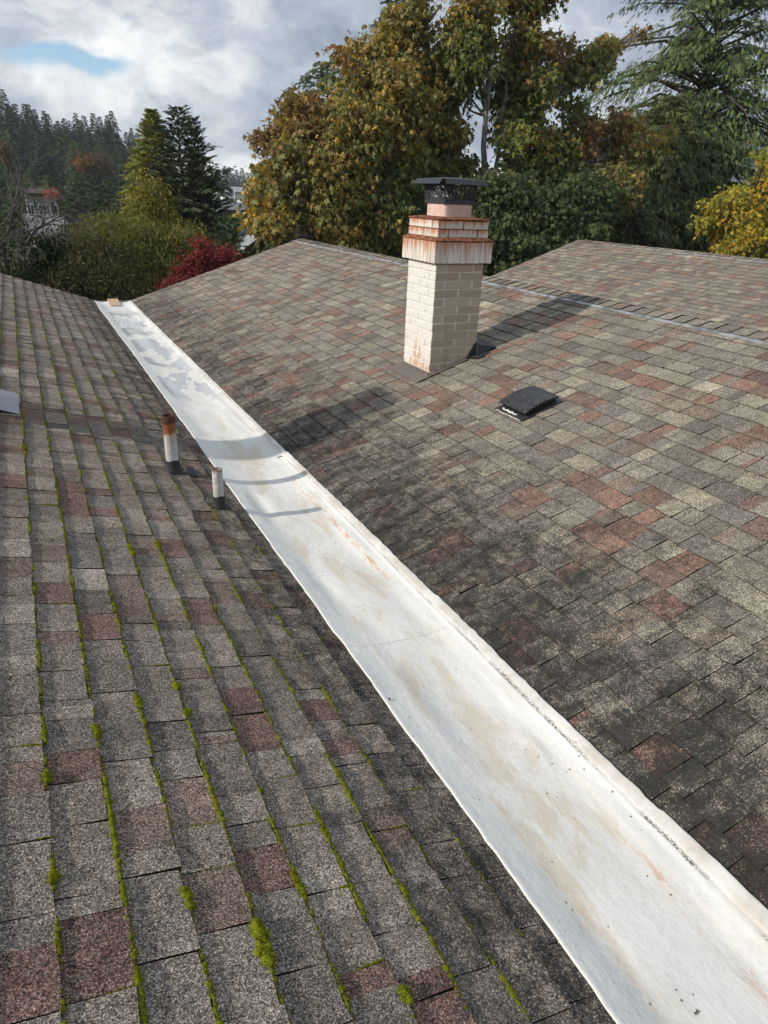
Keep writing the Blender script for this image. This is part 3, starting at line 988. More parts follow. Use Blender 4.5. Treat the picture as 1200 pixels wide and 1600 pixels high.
    for (fixed, half, ax_) in ((-cy_, cx_, 0), (cy_, cx_, 0), (-cx_, cy_, 1), (cx_, cy_, 1)):
        kk = int(2 * half / 0.022)
        nrow = 5
        rh = H / nrow
        for r in range(nrow):
            for i in range(kk):
                a = -half + i * (2 * half / kk); b = a + 2 * half / kk; md = (a + b) / 2
                off = 0 if r % 2 == 0 else (b - a) / 2
                za, zb = zc1 + r * rh, zc1 + (r + 1) * rh
                for (s, e) in ((a + off, md + off), (b + off, md + off)):
                    if s > half or e > half: continue
                    P_ = (s, fixed, za) if ax_ == 0 else (fixed, s, za)
                    Q_ = (e, fixed, zb) if ax_ == 0 else (fixed, e, zb)
                    strand(P_, Q_)
    for sx in (-1, 1):
        for sy in (-1, 1):
            mesh.box((sx * cx_ - .005, sy * cy_ - .005, zc1 - .002), (sx * cx_ + .005, sy * cy_ + .005, zt))
    mesh.build('mesh_screen', M_BLACK, collar, fix=False)
    lid = MB()
    lx, ly, zi, ze = 0.205, 0.222, 1.553, 1.518
    ox, oy, c_ = 0.232, 0.250, 0.035
    ring = [(-lx + .02, -ly, zi), (lx - .02, -ly, zi), (lx, -ly + .02, zi), (lx, ly - .02, zi), (lx - .02, ly, zi), (-lx + .02, ly, zi), (-lx, ly - .02, zi), (-lx, -ly + .02, zi)]
    low = [(-ox + c_, -oy, ze), (ox - c_, -oy, ze), (ox, -oy + c_, ze), (ox, oy - c_, ze), (ox - c_, oy, ze), (-ox + c_, oy, ze), (-ox, oy - c_, ze), (-ox, -oy + c_, ze)]
    peak = [(-0.05, 0, zi + 0.016), (0.05, 0, zi + 0.016)]
    vs = ring + low + [(x, y, z - 0.003) for x, y, z in ring] + [(x, y, z - 0.003) for x, y, z in low] + peak
    fs = []
    for i in (0, 2, 4, 6):
        fs.append((i, i + 1, 8 + i + 1, 8 + i)); fs.append((16 + i + 1, 16 + i, 24 + i, 24 + i + 1))
        fs.append((8 + i, 8 + i + 1, 24 + i + 1, 24 + i))
    fs += [(0, 1, 33, 32), (1, 2, 33), (2, 3, 33), (3, 4, 33), (4, 5, 32, 33), (5, 6, 32), (6, 7, 32), (7, 0, 32)]
    fs += [tuple(16 + i for i in reversed(range(8)))]
    lid.add(vs, fs)
    lid.build('cap_lid', M_BLACK, root, fix=False)
    return root


CX, CY = 3.235, 5.3525
chimney = build_chimney((CX, CY, zr(CX - 0.23)))


def plate(name, corners, thick, mat, parent=None, bend=None):
    """thin sheet through four world points (top face), given a real thickness"""
    c = [np.array(p, float) for p in corners]
    nn = np.cross(c[1] - c[0], c[3] - c[0]); nn /= np.linalg.norm(nn)
    if nn[2] < 0: nn = -nn
    mb = MB()
    mb.add([*c, *[p - nn * thick for p in c]], [(0, 1, 2, 3), (7, 6, 5, 4), (0, 4, 5, 1), (1, 5, 6, 2), (2, 6, 7, 3), (3, 7, 4, 0)])
    return mb.build(name, mat, parent)


def rp(x, y, h): return np.array([x, y, zr(x)]) + NR * h
def lp(x, y, h): return np.array([x, y, zl(x)]) + NL * h


def at_root(root, p): return np.array(p) - np.array(root.location)


X0c, X1c, Y0c, Y1c = CX - .23, CX + .23, CY - .2375, CY + .2375
ap = plate('apron_flashing', [at_root(chimney, rp(X0c - .125, Y0c - .03, .021)), at_root(chimney, rp(X0c + .004, Y0c - .03, .024)), at_root(chimney, rp(X0c + .004, Y1c + .05, .024)), at_root(chimney, rp(X0c - .125, Y1c + .05, .021))], .003, M_FLASH, chimney)
up_ = plate('apron_upstand', [at_root(chimney, rp(X0c - .004, Y0c - .01, .02)), at_root(chimney, rp(X0c - .004, Y1c + .01, .02)), at_root(chimney, rp(X0c - .004, Y1c + .01, .02) + np.array([0, 0, .035])), at_root(chimney, rp(X0c - .004, Y0c - .01, .02) + np.array([0, 0, .035]))], .003, M_FLASH, chimney)
# black saddle flashing on the uphill side, its near end wrapping the corner
mb = MB()
def cl(x, y, h): return at_root(chimney, rp(x, y, h))
ya_, yb_ = Y0c - .05, Y1c + .05
ym = CY
zz = np.array([0, 0, 0.13])
vs = [cl(X1c + .002, ya_, .02), cl(X1c + .20, ya_ + .02, .02), cl(X1c + .24, ym, .022), cl(X1c + .20, yb_ - .02, .02), cl(X1c + .002, yb_, .02),
      cl(X1c + .002, ya_ + .015, .02) + zz * .75, cl(X1c + .002, ym, .02) + zz, cl(X1c + .002, yb_ - .015, .02) + zz * .75]
fs = [(0, 1, 5), (1, 2, 6, 5), (2, 3, 7, 6), (3, 4, 7), (0, 5, 6, 7, 4)]
mb.add(vs, fs)
mb.build('saddle_flashing', M_BLACK, chimney, fix=False)
plate('corner_flashing', [cl(X1c - .075, Y0c - .012, .022), cl(X1c - .03, Y0c - .095, .020), cl(X1c + .10, Y0c - .085, .021), cl(X1c + .06, Y0c - .004, .03)], .003, M_BLACK, chimney)
mb = MB()
mb.add([cl(X1c - .10, Y0c - .004, .015), cl(X1c + .004, Y0c - .004, .015), cl(X1c + .004, Y0c - .004, .015) + np.array([0, 0, .12]), cl(X1c - .02, Y0c - .004, .015) + np.array([0, 0, .11]),
        cl(X1c - .10, Y0c - .009, .015), cl(X1c + .004, Y0c - .009, .015), cl(X1c + .004, Y0c - .009, .015) + np.array([0, 0, .12]), cl(X1c - .02, Y0c - .009, .015) + np.array([0, 0, .11])],
       [(0, 1, 2, 3), (7, 6, 5, 4), (0, 4, 5, 1), (1, 5, 6, 2), (2, 6, 7, 3), (3, 7, 4, 0)])
mb.build('step_flashing', M_BLACK, chimney)
# bead of mortar and dirt where the shaft meets the roof
plate('side_flashing', [cl(X0c, Y0c - .025, .0215), cl(X1c - .09, Y0c - .025, .0215), cl(X1c - .09, Y0c + .004, .03), cl(X0c, Y0c + .004, .03)], .004, M_FLASH, chimney)

# the twin chimney just outside the left of the frame: its flashing and its long shadow show in the photograph
twin = copy_tree(chimney)
for ch_ in list(twin.children):
    if 'flashing' in ch_.name or 'upstand' in ch_.name:
        bpy.data.objects.remove(ch_, do_unlink=True)
TX, TY = -0.545, 5.24
twin.location = (TX, TY, zl(TX + 0.23))
twin['label'] = 'brick chimney at the left edge, seen only by its grey flashing and shadow'
fl = plate('apron_flashing', [at_root(twin, lp(-0.33, 5.09, .030)), at_root(twin, lp(-0.165, 5.10, .022)), at_root(twin, lp(-0.165, 5.64, .022)), at_root(twin, lp(-0.33, 5.64, .030))], .004, M_GREYFLASH, twin)

# ================================================================== ROOF VENT
vx, vy = 3.175, 3.925
vent = empty('roof_vent', rp(vx, vy, 0.016), 'low black domed box vent on the sunlit slope', 'roof vent')
vent.rotation_euler = (0, -math.atan(SL), 0)
M_PLASTIC = material('black_plastic', lambda n: principled(n, n.mix(n.ramp(n.noise(n.pos(), 26.0, 5.0), 0.4, 0.7), (0.026, 0.027, 0.030), (0.055, 0.056, 0.060)), n.ramp(n.noise(n.pos(), 14.0, 4.0), 0.35, 0.65, 0.36, 0.55), None, 0.0, 0.5))
M_CAULK = material('white_caulk', lambda n: principled(n, n.mix(n.noise(n.pos(), 60.0, 5.0), (0.55, 0.54, 0.51), (0.75, 0.74, 0.71)), 0.7))
g_ = 21
u = np.linspace(-1, 1, g_)
A, B = np.meshgrid(u, u, indexing='ij')
def se(a): return np.sign(a) * np.abs(a) ** 1.0
hxv, hyv = 0.150, 0.158
rr = np.maximum(np.abs(A), np.abs(B))
# squared dome with rounded corners
k_ = 1 - 0.07 * (np.abs(A) ** 4) * (np.abs(B) ** 4)
Xd = A * hxv; Yd = B * hyv
Zd = 0.050 + 0.021 * (1 - np.abs(A) ** 2.0) * (1 - 0.10 * B ** 2) - 0.004 * np.abs(B) ** 10
V = np.stack([Xd, Yd, Zd], -1).reshape(-1, 3)
i = np.arange(g_ - 1)[:, None] * g_ + np.arange(g_ - 1)[None]
Fq = np.stack([i, i + g_, i + g_ + 1, i + 1], -1).reshape(-1, 4)
edge = [(0, j) for j in range(g_)] + [(r, g_ - 1) for r in range(1, g_)] + [(g_ - 1, j) for j in range(g_ - 2, -1, -1)] + [(r, 0) for r in range(g_ - 2, 0, -1)]
ei = np.array([r * g_ + c for r, c in edge])
V2_ = V[ei].copy(); V2_[:, 2] -= 0.012
V3_ = V2_ * np.array([0.96, 0.96, 1.0])
nb_ = len(V); m_ = len(ei)
V = np.concatenate([V, V2_, V3_])
sk = np.array([(ei[q], ei[(q + 1) % m_], nb_ + (q + 1) % m_, nb_ + q) for q in range(m_)] + [(nb_ + q, nb_ + (q + 1) % m_, nb_ + m_ + (q + 1) % m_, nb_ + m_ + q) for q in range(m_)])
me = new_mesh('vent_hood', V, np.concatenate([Fq, sk]), M_PLASTIC, smooth=True)
try: me.set_sharp_from_angle(angle=math.radians(45))
except Exception: pass
link('vent_hood', me, vent)
vt = MB()
ar = [(a_ * 0.128, 0.036 + 0.019 * (1 - a_ * a_)) for a_ in np.linspace(-1, 1, 11)]
ring_ = [(-0.128, 0.0)] + ar + [(0.128, 0.0)]
vt.add([(x_, -0.132, z_) for x_, z_ in ring_] + [(x_, 0.132, z_) for x_, z_ in ring_],
       [tuple(range(13)), tuple(reversed(range(13, 26)))] + [(q, q + 1, q + 14, q + 13) for q in range(12)])
vt.build('vent_throat', M_DECK, vent)
fl_ = MB()
fl_.box((-0.195, -0.165, 0.002), (0.165, 0.165, 0.007), 0.002)
fl_.build('vent_flange', M_PLASTIC, vent)
for q in range(9):
    y_ = -0.13 + q * 0.031
    MB().box((-0.143, y_, 0.010), (-0.137, y_ + 0.006, 0.050)).build('louver', M_PLASTIC, vent)
    MB().box((-0.118 + q * 0.03, -0.150, 0.010), (-0.112 + q * 0.03, -0.144, 0.050)).build('louver', M_PLASTIC, vent)
ck = MB()
pts = [np.array([-0.166 + RNG.normal(0, .004), -0.075 + q * 0.014, 0.012]) for q in range(13)]
ck.tube(pts, [0.004 + abs(RNG.normal(0, .003)) for _ in pts], 6)
ck.build('caulk_bead', M_CAULK, vent, smooth=True)
ck = MB()
pts = [np.array([-0.197 + RNG.normal(0, .002), -0.15 + q * 0.022, 0.005]) for q in range(14)]
ck.tube(pts, [0.002 + abs(RNG.normal(0, .0015)) for _ in pts], 5)
ck.build('caulk_bead', M_CAULK, vent, smooth=True)

# ================================================================== VENT PIPES
def pipe_fn(rust_from, rust_to):
    def fn(n):
        o = n.node('ShaderNodeTexCoord').outputs['Object']
        x, y, z = n.sep(o)
        nz = n.noise(n.mapping(o, (22, 22, 6)), 1.0, 5.0, 0.65)
        base = n.mix(n.ramp(nz, 0.35, 0.65), (0.42, 0.41, 0.39), (0.60, 0.59, 0.56))
        base = n.mix(n.math('MULTIPLY', n.ramp(n.noise(o, 60.0, 5.0), 0.55, 0.7), 0.5), base, (0.74, 0.74, 0.73))
        if rust_from is None:
            m = n.ramp(n.math('ADD', z, n.math('MULTIPLY', n.math('SUBTRACT', nz, 0.5), 0.06)), 0.235, 0.262)
            col = n.mix(n.math('MULTIPLY', m, 0.8), base, (0.16, 0.07, 0.04))
        else:
            zz_ = n.math('ADD', z, n.math('MULTIPLY', n.math('SUBTRACT', nz, 0.5), 0.10))
            col = n.mix(n.ramp(zz_, rust_from - 0.09, rust_from, 0.0, 0.55), base, (0.50, 0.33, 0.20))
            col = n.mix(n.ramp(zz_, rust_from - 0.012, rust_from + 0.012), col, (0.30, 0.105, 0.045))
            col = n.mix(n.ramp(zz_, rust_to - 0.01, rust_to + 0.012), col, (0.085, 0.035, 0.022))
        return principled(n, col, 0.75, n.bump(n.noise(o, 90.0, 4.0), 0.5, 0.003), spec=0.3)
    return fn


M_PIPE1 = material('rusted_steel_pipe', pipe_fn(0.275, 0.345))
M_PIPE2 = material('galvanised_pipe', pipe_fn(None, None))
M_RUBBER = material('rubber_boot', lambda n: principled(n, n.mix(n.noise(n.pos(), 40.0, 4.0), (0.022, 0.022, 0.024), (0.05, 0.05, 0.052)), 0.7))


def vent_pipe(x, y, r, h, mat, label, plate_dims):
    root = empty('vent_pipe', (x, y, zl(x)), label, 'pipe', 'vent pipes on the left slope')
    seg = 28
    vs, fs = [], []
    prof = [(r, -0.12), (r, 0.05), (r, h * 0.5), (r * 1.0, h - 0.075), (r * 1.0, h - 0.004), (r * 0.97, h), (r * 0.86, h), (r * 0.83, h - 0.006), (r * 0.83, h - 0.18), (0.001, h - 0.18)]
    if mat is M_PIPE1:
        prof = [(r, -0.12), (r, 0.05), (r, h * 0.5), (r, h - 0.078), (r * 1.05, h - 0.074), (r * 1.06, h - 0.004), (r * 1.03, h), (r * 0.88, h), (r * 0.85, h - 0.006), (r * 0.85, h - 0.18), (0.001, h - 0.18)]
    for (rr_, z_) in prof:
        for k in range(seg):
            a = 2 * math.pi * k / seg
            vs.append((rr_ * math.cos(a), rr_ * math.sin(a), z_))
    for q in range(len(prof) - 1):
        for k in range(seg):
            fs.append((q * seg + k, q * seg + (k + 1) % seg, (q + 1) * seg + (k + 1) % seg, (q + 1) * seg + k))
    mb = MB(); mb.add(vs, fs)
    mb.build('pipe', mat, root, smooth=True, fix=False)
    # rubber boot: collar on a cone that follows the slope
    vs, fs = [], []
    for (rr_, hh) in ((r * 1.62, 0.0), (r * 1.42, 0.016), (r * 1.26, 0.036), (r * 1.20, 0.062), (r * 1.18, 0.078), (r * 1.0, 0.080)):
        tilt = max(0.0, 1 - hh / 0.075)
        for k in range(seg):
            a = 2 * math.pi * k / seg
            px_ = rr_ * math.cos(a)
            vs.append((px_, rr_ * math.sin(a), hh + 0.012 - px_ * SL * tilt + (0.004 * math.sin(3 * a) if hh > .06 else 0)))
    for q in range(5):
        for k in range(seg):
            fs.append((q * seg + k, q * seg + (k + 1) % seg, (q + 1) * seg + (k + 1) % seg, (q + 1) * seg + k))
    mb = MB(); mb.add(vs, fs)
    mb.build('rubber_boot', M_RUBBER, root, smooth=True, fix=False)
    dn, upx, dy0, dy1 = plate_dims
    loc = np.array([x, y, zl(x)])
    plate('boot_flange', [lp(x + dn, y - dy0, .021) - loc, lp(x + dn, y + dy1, .021) - loc, lp(x - upx, y + dy1, .012) - loc, lp(x - upx, y - dy0, .012) - loc], .004, M_RUBBER, root)
    return root


vent_pipe(0.706, 4.477, 0.040, 0.395, M_PIPE1, 'taller vent pipe with rusted top beside the white gutter', (0.145, 0.03, 0.06, 0.13))
vent_pipe(0.870, 3.908, 0.0315, 0.262, M_PIPE2, 'shorter pale galvanised vent pipe next to the white gutter', (0.06, 0.03, 0.05, 0.07))

# ================================================================== MOSS
def moss_fn(n):
    p = n.pos()
    a = n.noise(p, 45.0, 4.0, 0.6); b = n.voronoi(p, 420.0, 'F1', 'Distance')
    tint = n.node('ShaderNodeAttribute', attribute_name='tabcol').outputs['Color']
    col = n.mix(n.ramp(a, 0.3, 0.7), (0.085, 0.11, 0.008), (0.24, 0.27, 0.014))
    col = n.mix(1.0, col, tint, 'MULTIPLY')
    col = n.mix(n.ramp(b, 0.1, 0.6, 0.0, 0.55), col, (0.34, 0.36, 0.03))
    h = n.math('ADD', b, n.math('MULTIPLY', n.noise(p, 260.0, 3.0), 0.8))
    return principled(n, col, 0.95, n.bump(h, 1.0, 0.006), spec=0.1)


M_MOSS = material('moss', moss_fn)


def ico(sub):
    bm = bmesh.new(); bmesh.ops.create_icosphere(bm, subdivisions=sub, radius=1.0)
    v = np.array([p.co[:] for p in bm.verts]); f = np.array([[q.index for q in fc.verts] for fc in bm.faces]); bm.free()
    return v, f


ICO1, ICO2, ICO3 = ico(1), ico(2), ico(3)


def blobs(centres, radii, tints, tmpl, basis):
    """lumpy squashed balls; basis rows = (upslope, along, normal)"""
    tv, tf = tmpl
    T = len(centres)
    jit = 1 + RNG.normal(0, 0.13, (T, len(tv), 1))
    v = tv[None] * radii[:, None, :] * jit
    v = v @ basis + centres[:, None, :]
    f = (tf[None] + (np.arange(T) * len(tv))[:, None, None]).reshape(-1, 3)
    c = np.repeat(tints[:, None, :], len(tf), 1).reshape(-1, 3)
    return v.reshape(-1, 3), f, c


BASIS_L = np.stack([UL, [0, 1.0, 0], NL])
cs, rs, ts = [], [], []
for k in range(1, 12):
    xk = 1.068 - 0.1357 * k
    ys = np.arange(0.5, 11.0, 0.0042)
    m_ = len(ys)
    dens = smooth_noise(m_, 60, 0.5) + smooth_noise(m_, 14, 0.55) + smooth_noise(m_, 5, 0.3) + smooth_noise(m_, 250, 0.25)
    mood = np.interp(xk, [-0.45, -0.1, 0.35, 0.8, 1.05], [0.68, 0.78, 0.68, 0.25, -0.5]) + np.interp(ys, [0.5, 1.0, 4.6, 6.0, 9.0, 11], [-0.1, 0.35, 0.30, 0.0, -0.2, -0.7])
    s = dens + mood
    on = s > 0.05
    for y_, s_ in zip(ys[on], s[on]):
        if RNG.random() < 0.10: continue
        r = min(0.0016 + 0.0026 * max(0.0, min(s_, 1.8)) * RNG.uniform(0.5, 1.5) + abs(RNG.normal(0, 0.0011)), 0.0125)
        if y_ > 5.5: r *= 1.25
        cs.append(lp(xk + 0.002 + RNG.normal(0, 0.0016) + r * 0.35, y_ + RNG.normal(0, .002), 0.0105 + r * 0.25))
        rs.append((r * RNG.uniform(0.8, 1.2), r * RNG.uniform(0.9, 1.7), r * RNG.uniform(0.7, 1.15)))
        ts.append((np.array([1, 1, 1]) if RNG.random() < .6 else np.array([0.8, 0.62, 0.9])) * RNG.uniform(0.35, 0.9) if s_ < 0.55 else np.array([1.15, 1.1, 1.0]) * RNG.uniform(0.55, 1.15))
# moss lines that turn up the joints between tabs
jn = [i for i in range(len(TABS_L)) if 0.9 < TABS_L[i, 0, 1] < 4.6 and -0.5 < TABS_L[i, 0, 0] < 0.95]
for i in RNG.choice(jn, 46, replace=False):
    p0, p1 = TABS_L[i, 0], TABS_L[i, 4]
    frac = RNG.uniform(0.25, 1.5)
    fat = RNG.choice([0.0016, 0.0022, 0.003])
    for q in np.arange(0, frac, 0.045):
        r = fat * (1.1 - 0.5 * q / frac) + abs(RNG.normal(0, .0006))
        c0 = p0 + (p1 - p0) * q + NL * (-0.001)
        cs.append(c0 + np.array([0, RNG.normal(0, .001), 0]))
        rs.append((r * 1.6, r, r * 0.9)); ts.append(np.array([1, 1, 1]) * RNG.uniform(0.45, 0.9))
cs, rs, ts = np.array(cs), np.array(rs), np.array(ts)
near = cs[:, 1] < 4.2
parts = [blobs(cs[near], rs[near], ts[near], ICO2 if near.sum() < 9000 else ICO1, BASIS_L), blobs(cs[~near], rs[~near], ts[~near], ICO1, BASIS_L)]
off = len(parts[0][0])
me = new_mesh('moss', np.concatenate([parts[0][0], parts[1][0]]), np.concatenate([parts[0][1], parts[1][1] + off]), M_MOSS, {'tabcol': (np.concatenate([parts[0][2], parts[1][2]]), 'FACE')}, smooth=True)
tag(link('moss', me), 'thin green moss growing along the shingle butt lines', 'moss', None, 'stuff')

CLUMPS = [(270, 1078, .021, .021, 'round bright moss cushion at the top of a pair on the left slope'),
          (287, 1121, .018, .018, 'round bright moss cushion at the bottom of a pair on the left slope'),
          (73, 1222, .017, .022, 'moss cushion on the first shingle line near the left edge'),
          (148, 1150, .016, .038, 'moss cushion on the second shingle line left of the cushion pair'),
          (210, 1103, .016, .034, 'moss cushion just left of the cushion pair'),
          (80, 1378, .015, .020, 'small moss cushion low on the first shingle line'),
          (405, 1482, .022, .070, 'largest moss clump, drooping at the bottom of the left slope'),
          (388, 1466, .024, .024, 'thick moss knob above the largest drooping clump'),
          (202, 866, .020, .075, 'long bright moss clump below the taller vent pipe'),
          (240, 856, .017, .060, 'long moss clump right of the bright one below the taller pipe'),
          (455, 1390, .015, .050, 'moss clump right of and above the largest one'),
          (492, 1298, .014, .060, 'moss clump between the largest one and the white gutter'),
          (290, 1412, .015, .040, 'moss clump left of and above the largest one'),
          (625, 1565, .019, .024, 'moss knob at the bottom edge near the white gutter'),
          (508, 1215, .015, .020, 'moss clump at a shingle corner beside the white gutter'),
          (22, 700, .017, .060, 'moss clump at the left edge under the grey flashing')]
for (px_, py_, rx, ry, lab) in CLUMPS:
    rx, ry = rx * 0.78, ry * 0.85
    b = on_left(px_, py_)
    kk_ = round((1.068 - b[0]) / 0.1357)
    b = np.array([1.068 - 0.1357 * kk_ + 0.004, b[1], zl(1.068 - 0.1357 * kk_ + 0.004)])
    m_ = int(10 + ry / rx * 10)
    cc = np.stack([lp(b[0] + RNG.normal(0, rx * .28), b[1] + RNG.uniform(-1, 1) * max(ry - rx * .5, rx * .25), 0.012 + rx * RNG.uniform(.05, .45)) for _ in range(m_)])
    r0 = rx * RNG.uniform(0.40, 0.72, m_)
    v, f, c = blobs(cc - b, np.stack([r0, r0 * 1.15, r0 * 0.95], 1), np.array([1.45, 1.35, 1.1]) * RNG.uniform(0.75, 1.2, (m_, 1)), ICO2, BASIS_L)
    # short shoots so that the outline is soft
    k2 = m_ * 60
    ii = RNG.integers(0, len(v), k2)
    cen = np.repeat(cc - b, len(ICO2[0]), 0)[ii]
    dr = v[ii] - cen; dr /= np.linalg.norm(dr, axis=1)[:, None] + 1e-9
    side = np.cross(dr, RNG.normal(0, 1, (k2, 3))); side /= np.linalg.norm(side, axis=1)[:, None] + 1e-9
    tri = np.stack([v[ii] - side * .0011, v[ii] + side * .0011, v[ii] + dr * RNG.uniform(.002, .0045, (k2, 1)) + RNG.normal(0, .001, (k2, 3))], 1).reshape(-1, 3)
    tf = np.arange(k2 * 3).reshape(-1, 3) + len(v)
    me = new_mesh('moss_clump', np.concatenate([v, tri]), np.concatenate([f, tf]), M_MOSS, {'tabcol': (np.concatenate([c, np.tile([[1.7, 1.6, 1.1]], (k2, 1))]), 'FACE')}, smooth=True)
    tag(link('moss_clump', me, None, b), lab, 'moss', 'moss cushions on the left slope')

# ================================================================== TERRAIN
def ss(a, b, x):
    t = np.clip((x - a) / (b - a), 0, 1)
    return t * t * (3 - 2 * t)


def ground(x, y):
    x = np.asarray(x, float); y = np.asarray(y, float)
    z = GROUND0 - 4.6 * ss(15, 60, y) - 2.0 * ss(60, 300, y)
    hill = 9.0 * ss(95, 240, y) * (1 - ss(22, 75, x - (y - 200) * 0.12)) * (1 - ss(500, 1500, y))
    far = 10.0 * ss(450, 1400, y)
    return z + hill + far


def G(p): return float(ground(p[0], p[1]))


def build_ground():
    rr_ = np.concatenate([np.linspace(0, 60, 31), np.geomspace(64, 5000, 60)])
    aa = np.linspace(0, 2 * np.pi, 97)
    Rr, Aa = np.meshgrid(rr_, aa, indexing='ij')
    X = Rr * np.sin(Aa); Yy = Rr * np.cos(Aa)
    Z = ground(X, Yy)
    V = np.stack([X, Yy, Z], -1).reshape(-1, 3)
    m = len(aa)
    i = np.arange(len(rr_) - 1)[:, None] * m + np.arange(m - 1)[None]
    f = np.stack([i, i + 1, i + m + 1, i + m], -1).reshape(-1, 4)
    mat = material('grass_ground', lambda n: principled(n, n.mix(n.ramp(n.noise(n.pos(), 0.35, 6.0, 0.6), 0.4, 0.62), n.mix(n.noise(n.pos(), 3.0, 5.0), (0.035, 0.055, 0.018), (0.07, 0.085, 0.03)), (0.085, 0.07, 0.045)), 0.95,
                   n.bump(n.noise(n.pos(), 4.0, 5.0), 0.6, 0.15), spec=0.1))
    return tag(link('ground', new_mesh('ground', V, f, mat, smooth=True)), 'grassy ground falling away beyond the house', None, None, 'structure')


build_ground()

# ================================================================== FOLIAGE TOOLS
def leaf_mat(name, trans=0.32, rough=0.55):
    def fn(n):
        c = n.node('ShaderNodeAttribute', attribute_name='tabcol').outputs['Color']
        a = principled(n, c, rough, None, 0.0, 0.35)
        t = n.node('ShaderNodeBsdfTranslucent', {'Color': n.mix(1.0, c, (1.25, 1.15, 0.7), 'MULTIPLY')})
        return n.node('ShaderNodeMixShader', {0: trans, 1: a, 2: t.outputs[0]}).outputs[0]
    return material(name, fn)


M_LEAF = leaf_mat('broad_leaf')
M_NEEDLE = leaf_mat('needles', 0.14, 0.7)
M_BARK = material('grey_bark', lambda n: principled(n, n.mix(n.ramp(n.noise(n.mapping(n.obj(), (6, 6, 1.2)), 2.0, 6.0, 0.65), 0.38, 0.66), (0.13, 0.115, 0.095), (0.36, 0.335, 0.30)), 0.9,
                  n.bump(n.noise(n.mapping(n.obj(), (8, 8, 1.5)), 3.0, 6.0), 0.7, 0.03), spec=0.15))
M_BARK_D = material('brown_bark', lambda n: principled(n, n.mix(n.ramp(n.noise(n.mapping(n.obj(), (6, 6, 1.2)), 2.0, 6.0, 0.65), 0.38, 0.66), (0.045, 0.036, 0.028), (0.11, 0.09, 0.07)), 0.92,
                    n.bump(n.noise(n.mapping(n.obj(), (8, 8, 1.5)), 3.0, 6.0), 0.7, 0.03), spec=0.12))


def leaf_template_maple():
    ang = [0, 27, 52, 82, 112, 150]
    rad = [0.66, 0.30, 0.60, 0.26, 0.46, 0.20]
    pts = []
    for a, r in zip(ang, rad): pts.append((r * math.sin(math.radians(a)), 0.36 + r * math.cos(math.radians(a)), -0.16 * (r > 0.4)))
    left = [(-x, y, z) for x, y, z in pts[1:]][::-1]
    per = pts + [(0.0, 0.16, 0.0)] + left
    v = np.array([(0, 0.36, 0.04)] + per)
    m = len(per)
    f = np.array([(0, 1 + i, 1 + (i + 1) % m) for i in range(m)])
    return v, f


T_MAPLE = leaf_template_maple()
T_OVAL = (np.array([(0, 0, 0), (0.28, 0.4, 0.05), (0, 1, -0.08), (-0.28, 0.4, 0.05)], float), np.array([(0, 1, 2), (0, 2, 3)]))
T_NARROW = (np.array([(0, 0, 0), (0.11, 0.4, 0.02), (0, 1, -0.06), (-0.11, 0.4, 0.02)], float), np.array([(0, 1, 2), (0, 2, 3)]))


def spray_template(k=6, spread=0.34, w=0.085):
    v, f = [], []
    def tri(a, b, c):
        b0 = len(v); v.extend([a, b, c]); f.append((b0, b0 + 1, b0 + 2))
    tri((-w * .6, 0, 0), (w * .6, 0, 0), (0, 1.0, -0.05))
    for i in range(k):
        t = 0.08 + 0.78 * i / k
        l = spread * (1 - 0.5 * t)
        for s in (-1, 1):
            tri((0, t, 0), (0, t + w * 1.6, 0), (s * l, t + l * 0.85, -0.10))
    return np.array(v, float), np.array(f)


T_SPRAY = spray_template()
T_SPRAY_S = spray_template(3, 0.42, 0.16)


def leaves(pos, axis, nrm, size, col, tmpl):
    tv, tf = tmpl
    axis = axis / (np.linalg.norm(axis, axis=1)[:, None] + 1e-9)
    xs = np.cross(axis, nrm); xs /= np.linalg.norm(xs, axis=1)[:, None] + 1e-9
    zs = np.cross(xs, axis)
    T = len(pos)
    xs = xs * RNG.uniform(0.55, 1.1, (T, 1))
    v = pos[:, None, :] + size[:, None, None] * (tv[None, :, 0:1] * xs[:, None] + tv[None, :, 1:2] * axis[:, None] + tv[None, :, 2:3] * zs[:, None])
    f = (tf[None] + (np.arange(T) * len(tv))[:, None, None]).reshape(-1, 3)
    c = np.repeat(col[:, None, :], len(tf), 1).reshape(-1, 3)
    return v.reshape(-1, 3), f, c


def unit(k):
    d_ = RNG.normal(0, 1, (k, 3)); return d_ / np.linalg.norm(d_, axis=1)[:, None]


def bez(a, b, sag, k=6):
    a = np.asarray(a, float); b = np.asarray(b, float)
    L = np.linalg.norm(b - a)
    c = (a + b) / 2 + np.array([0, 0, sag * L]) + RNG.normal(0, 0.06 * L, 3)
    t = np.linspace(0, 1, k)[:, None]
    return list((1 - t) ** 2 * a + 2 * t * (1 - t) * c + t * t * b)


def mpp(Y, px, py):
    """metres per photo pixel at that distance"""
    return np.linalg.norm(at(px, py, Y)) / F_PX


def choose(pal, k):
    cols = np.array([c for c, _ in pal]); w_ = np.array([q for _, q in pal], float); w_ /= w_.sum()
    return cols[RNG.choice(len(cols), k, p=w_)]


AIR = [(np.array([math.cos(t_) * f_, 0.25 * f_, math.sin(t_) * f_]), ph_) for t_, f_, ph_ in zip(RNG.uniform(0, 3.14, 7), RNG.uniform(1.6, 4.2, 7), RNG.uniform(0, 6.28, 7))]


def fld_ref(base):
    q = base + np.random.default_rng(5).uniform(-4, 4, (600, 3))
    return sum(np.sin(q @ kv + ph) for kv, ph in AIR)


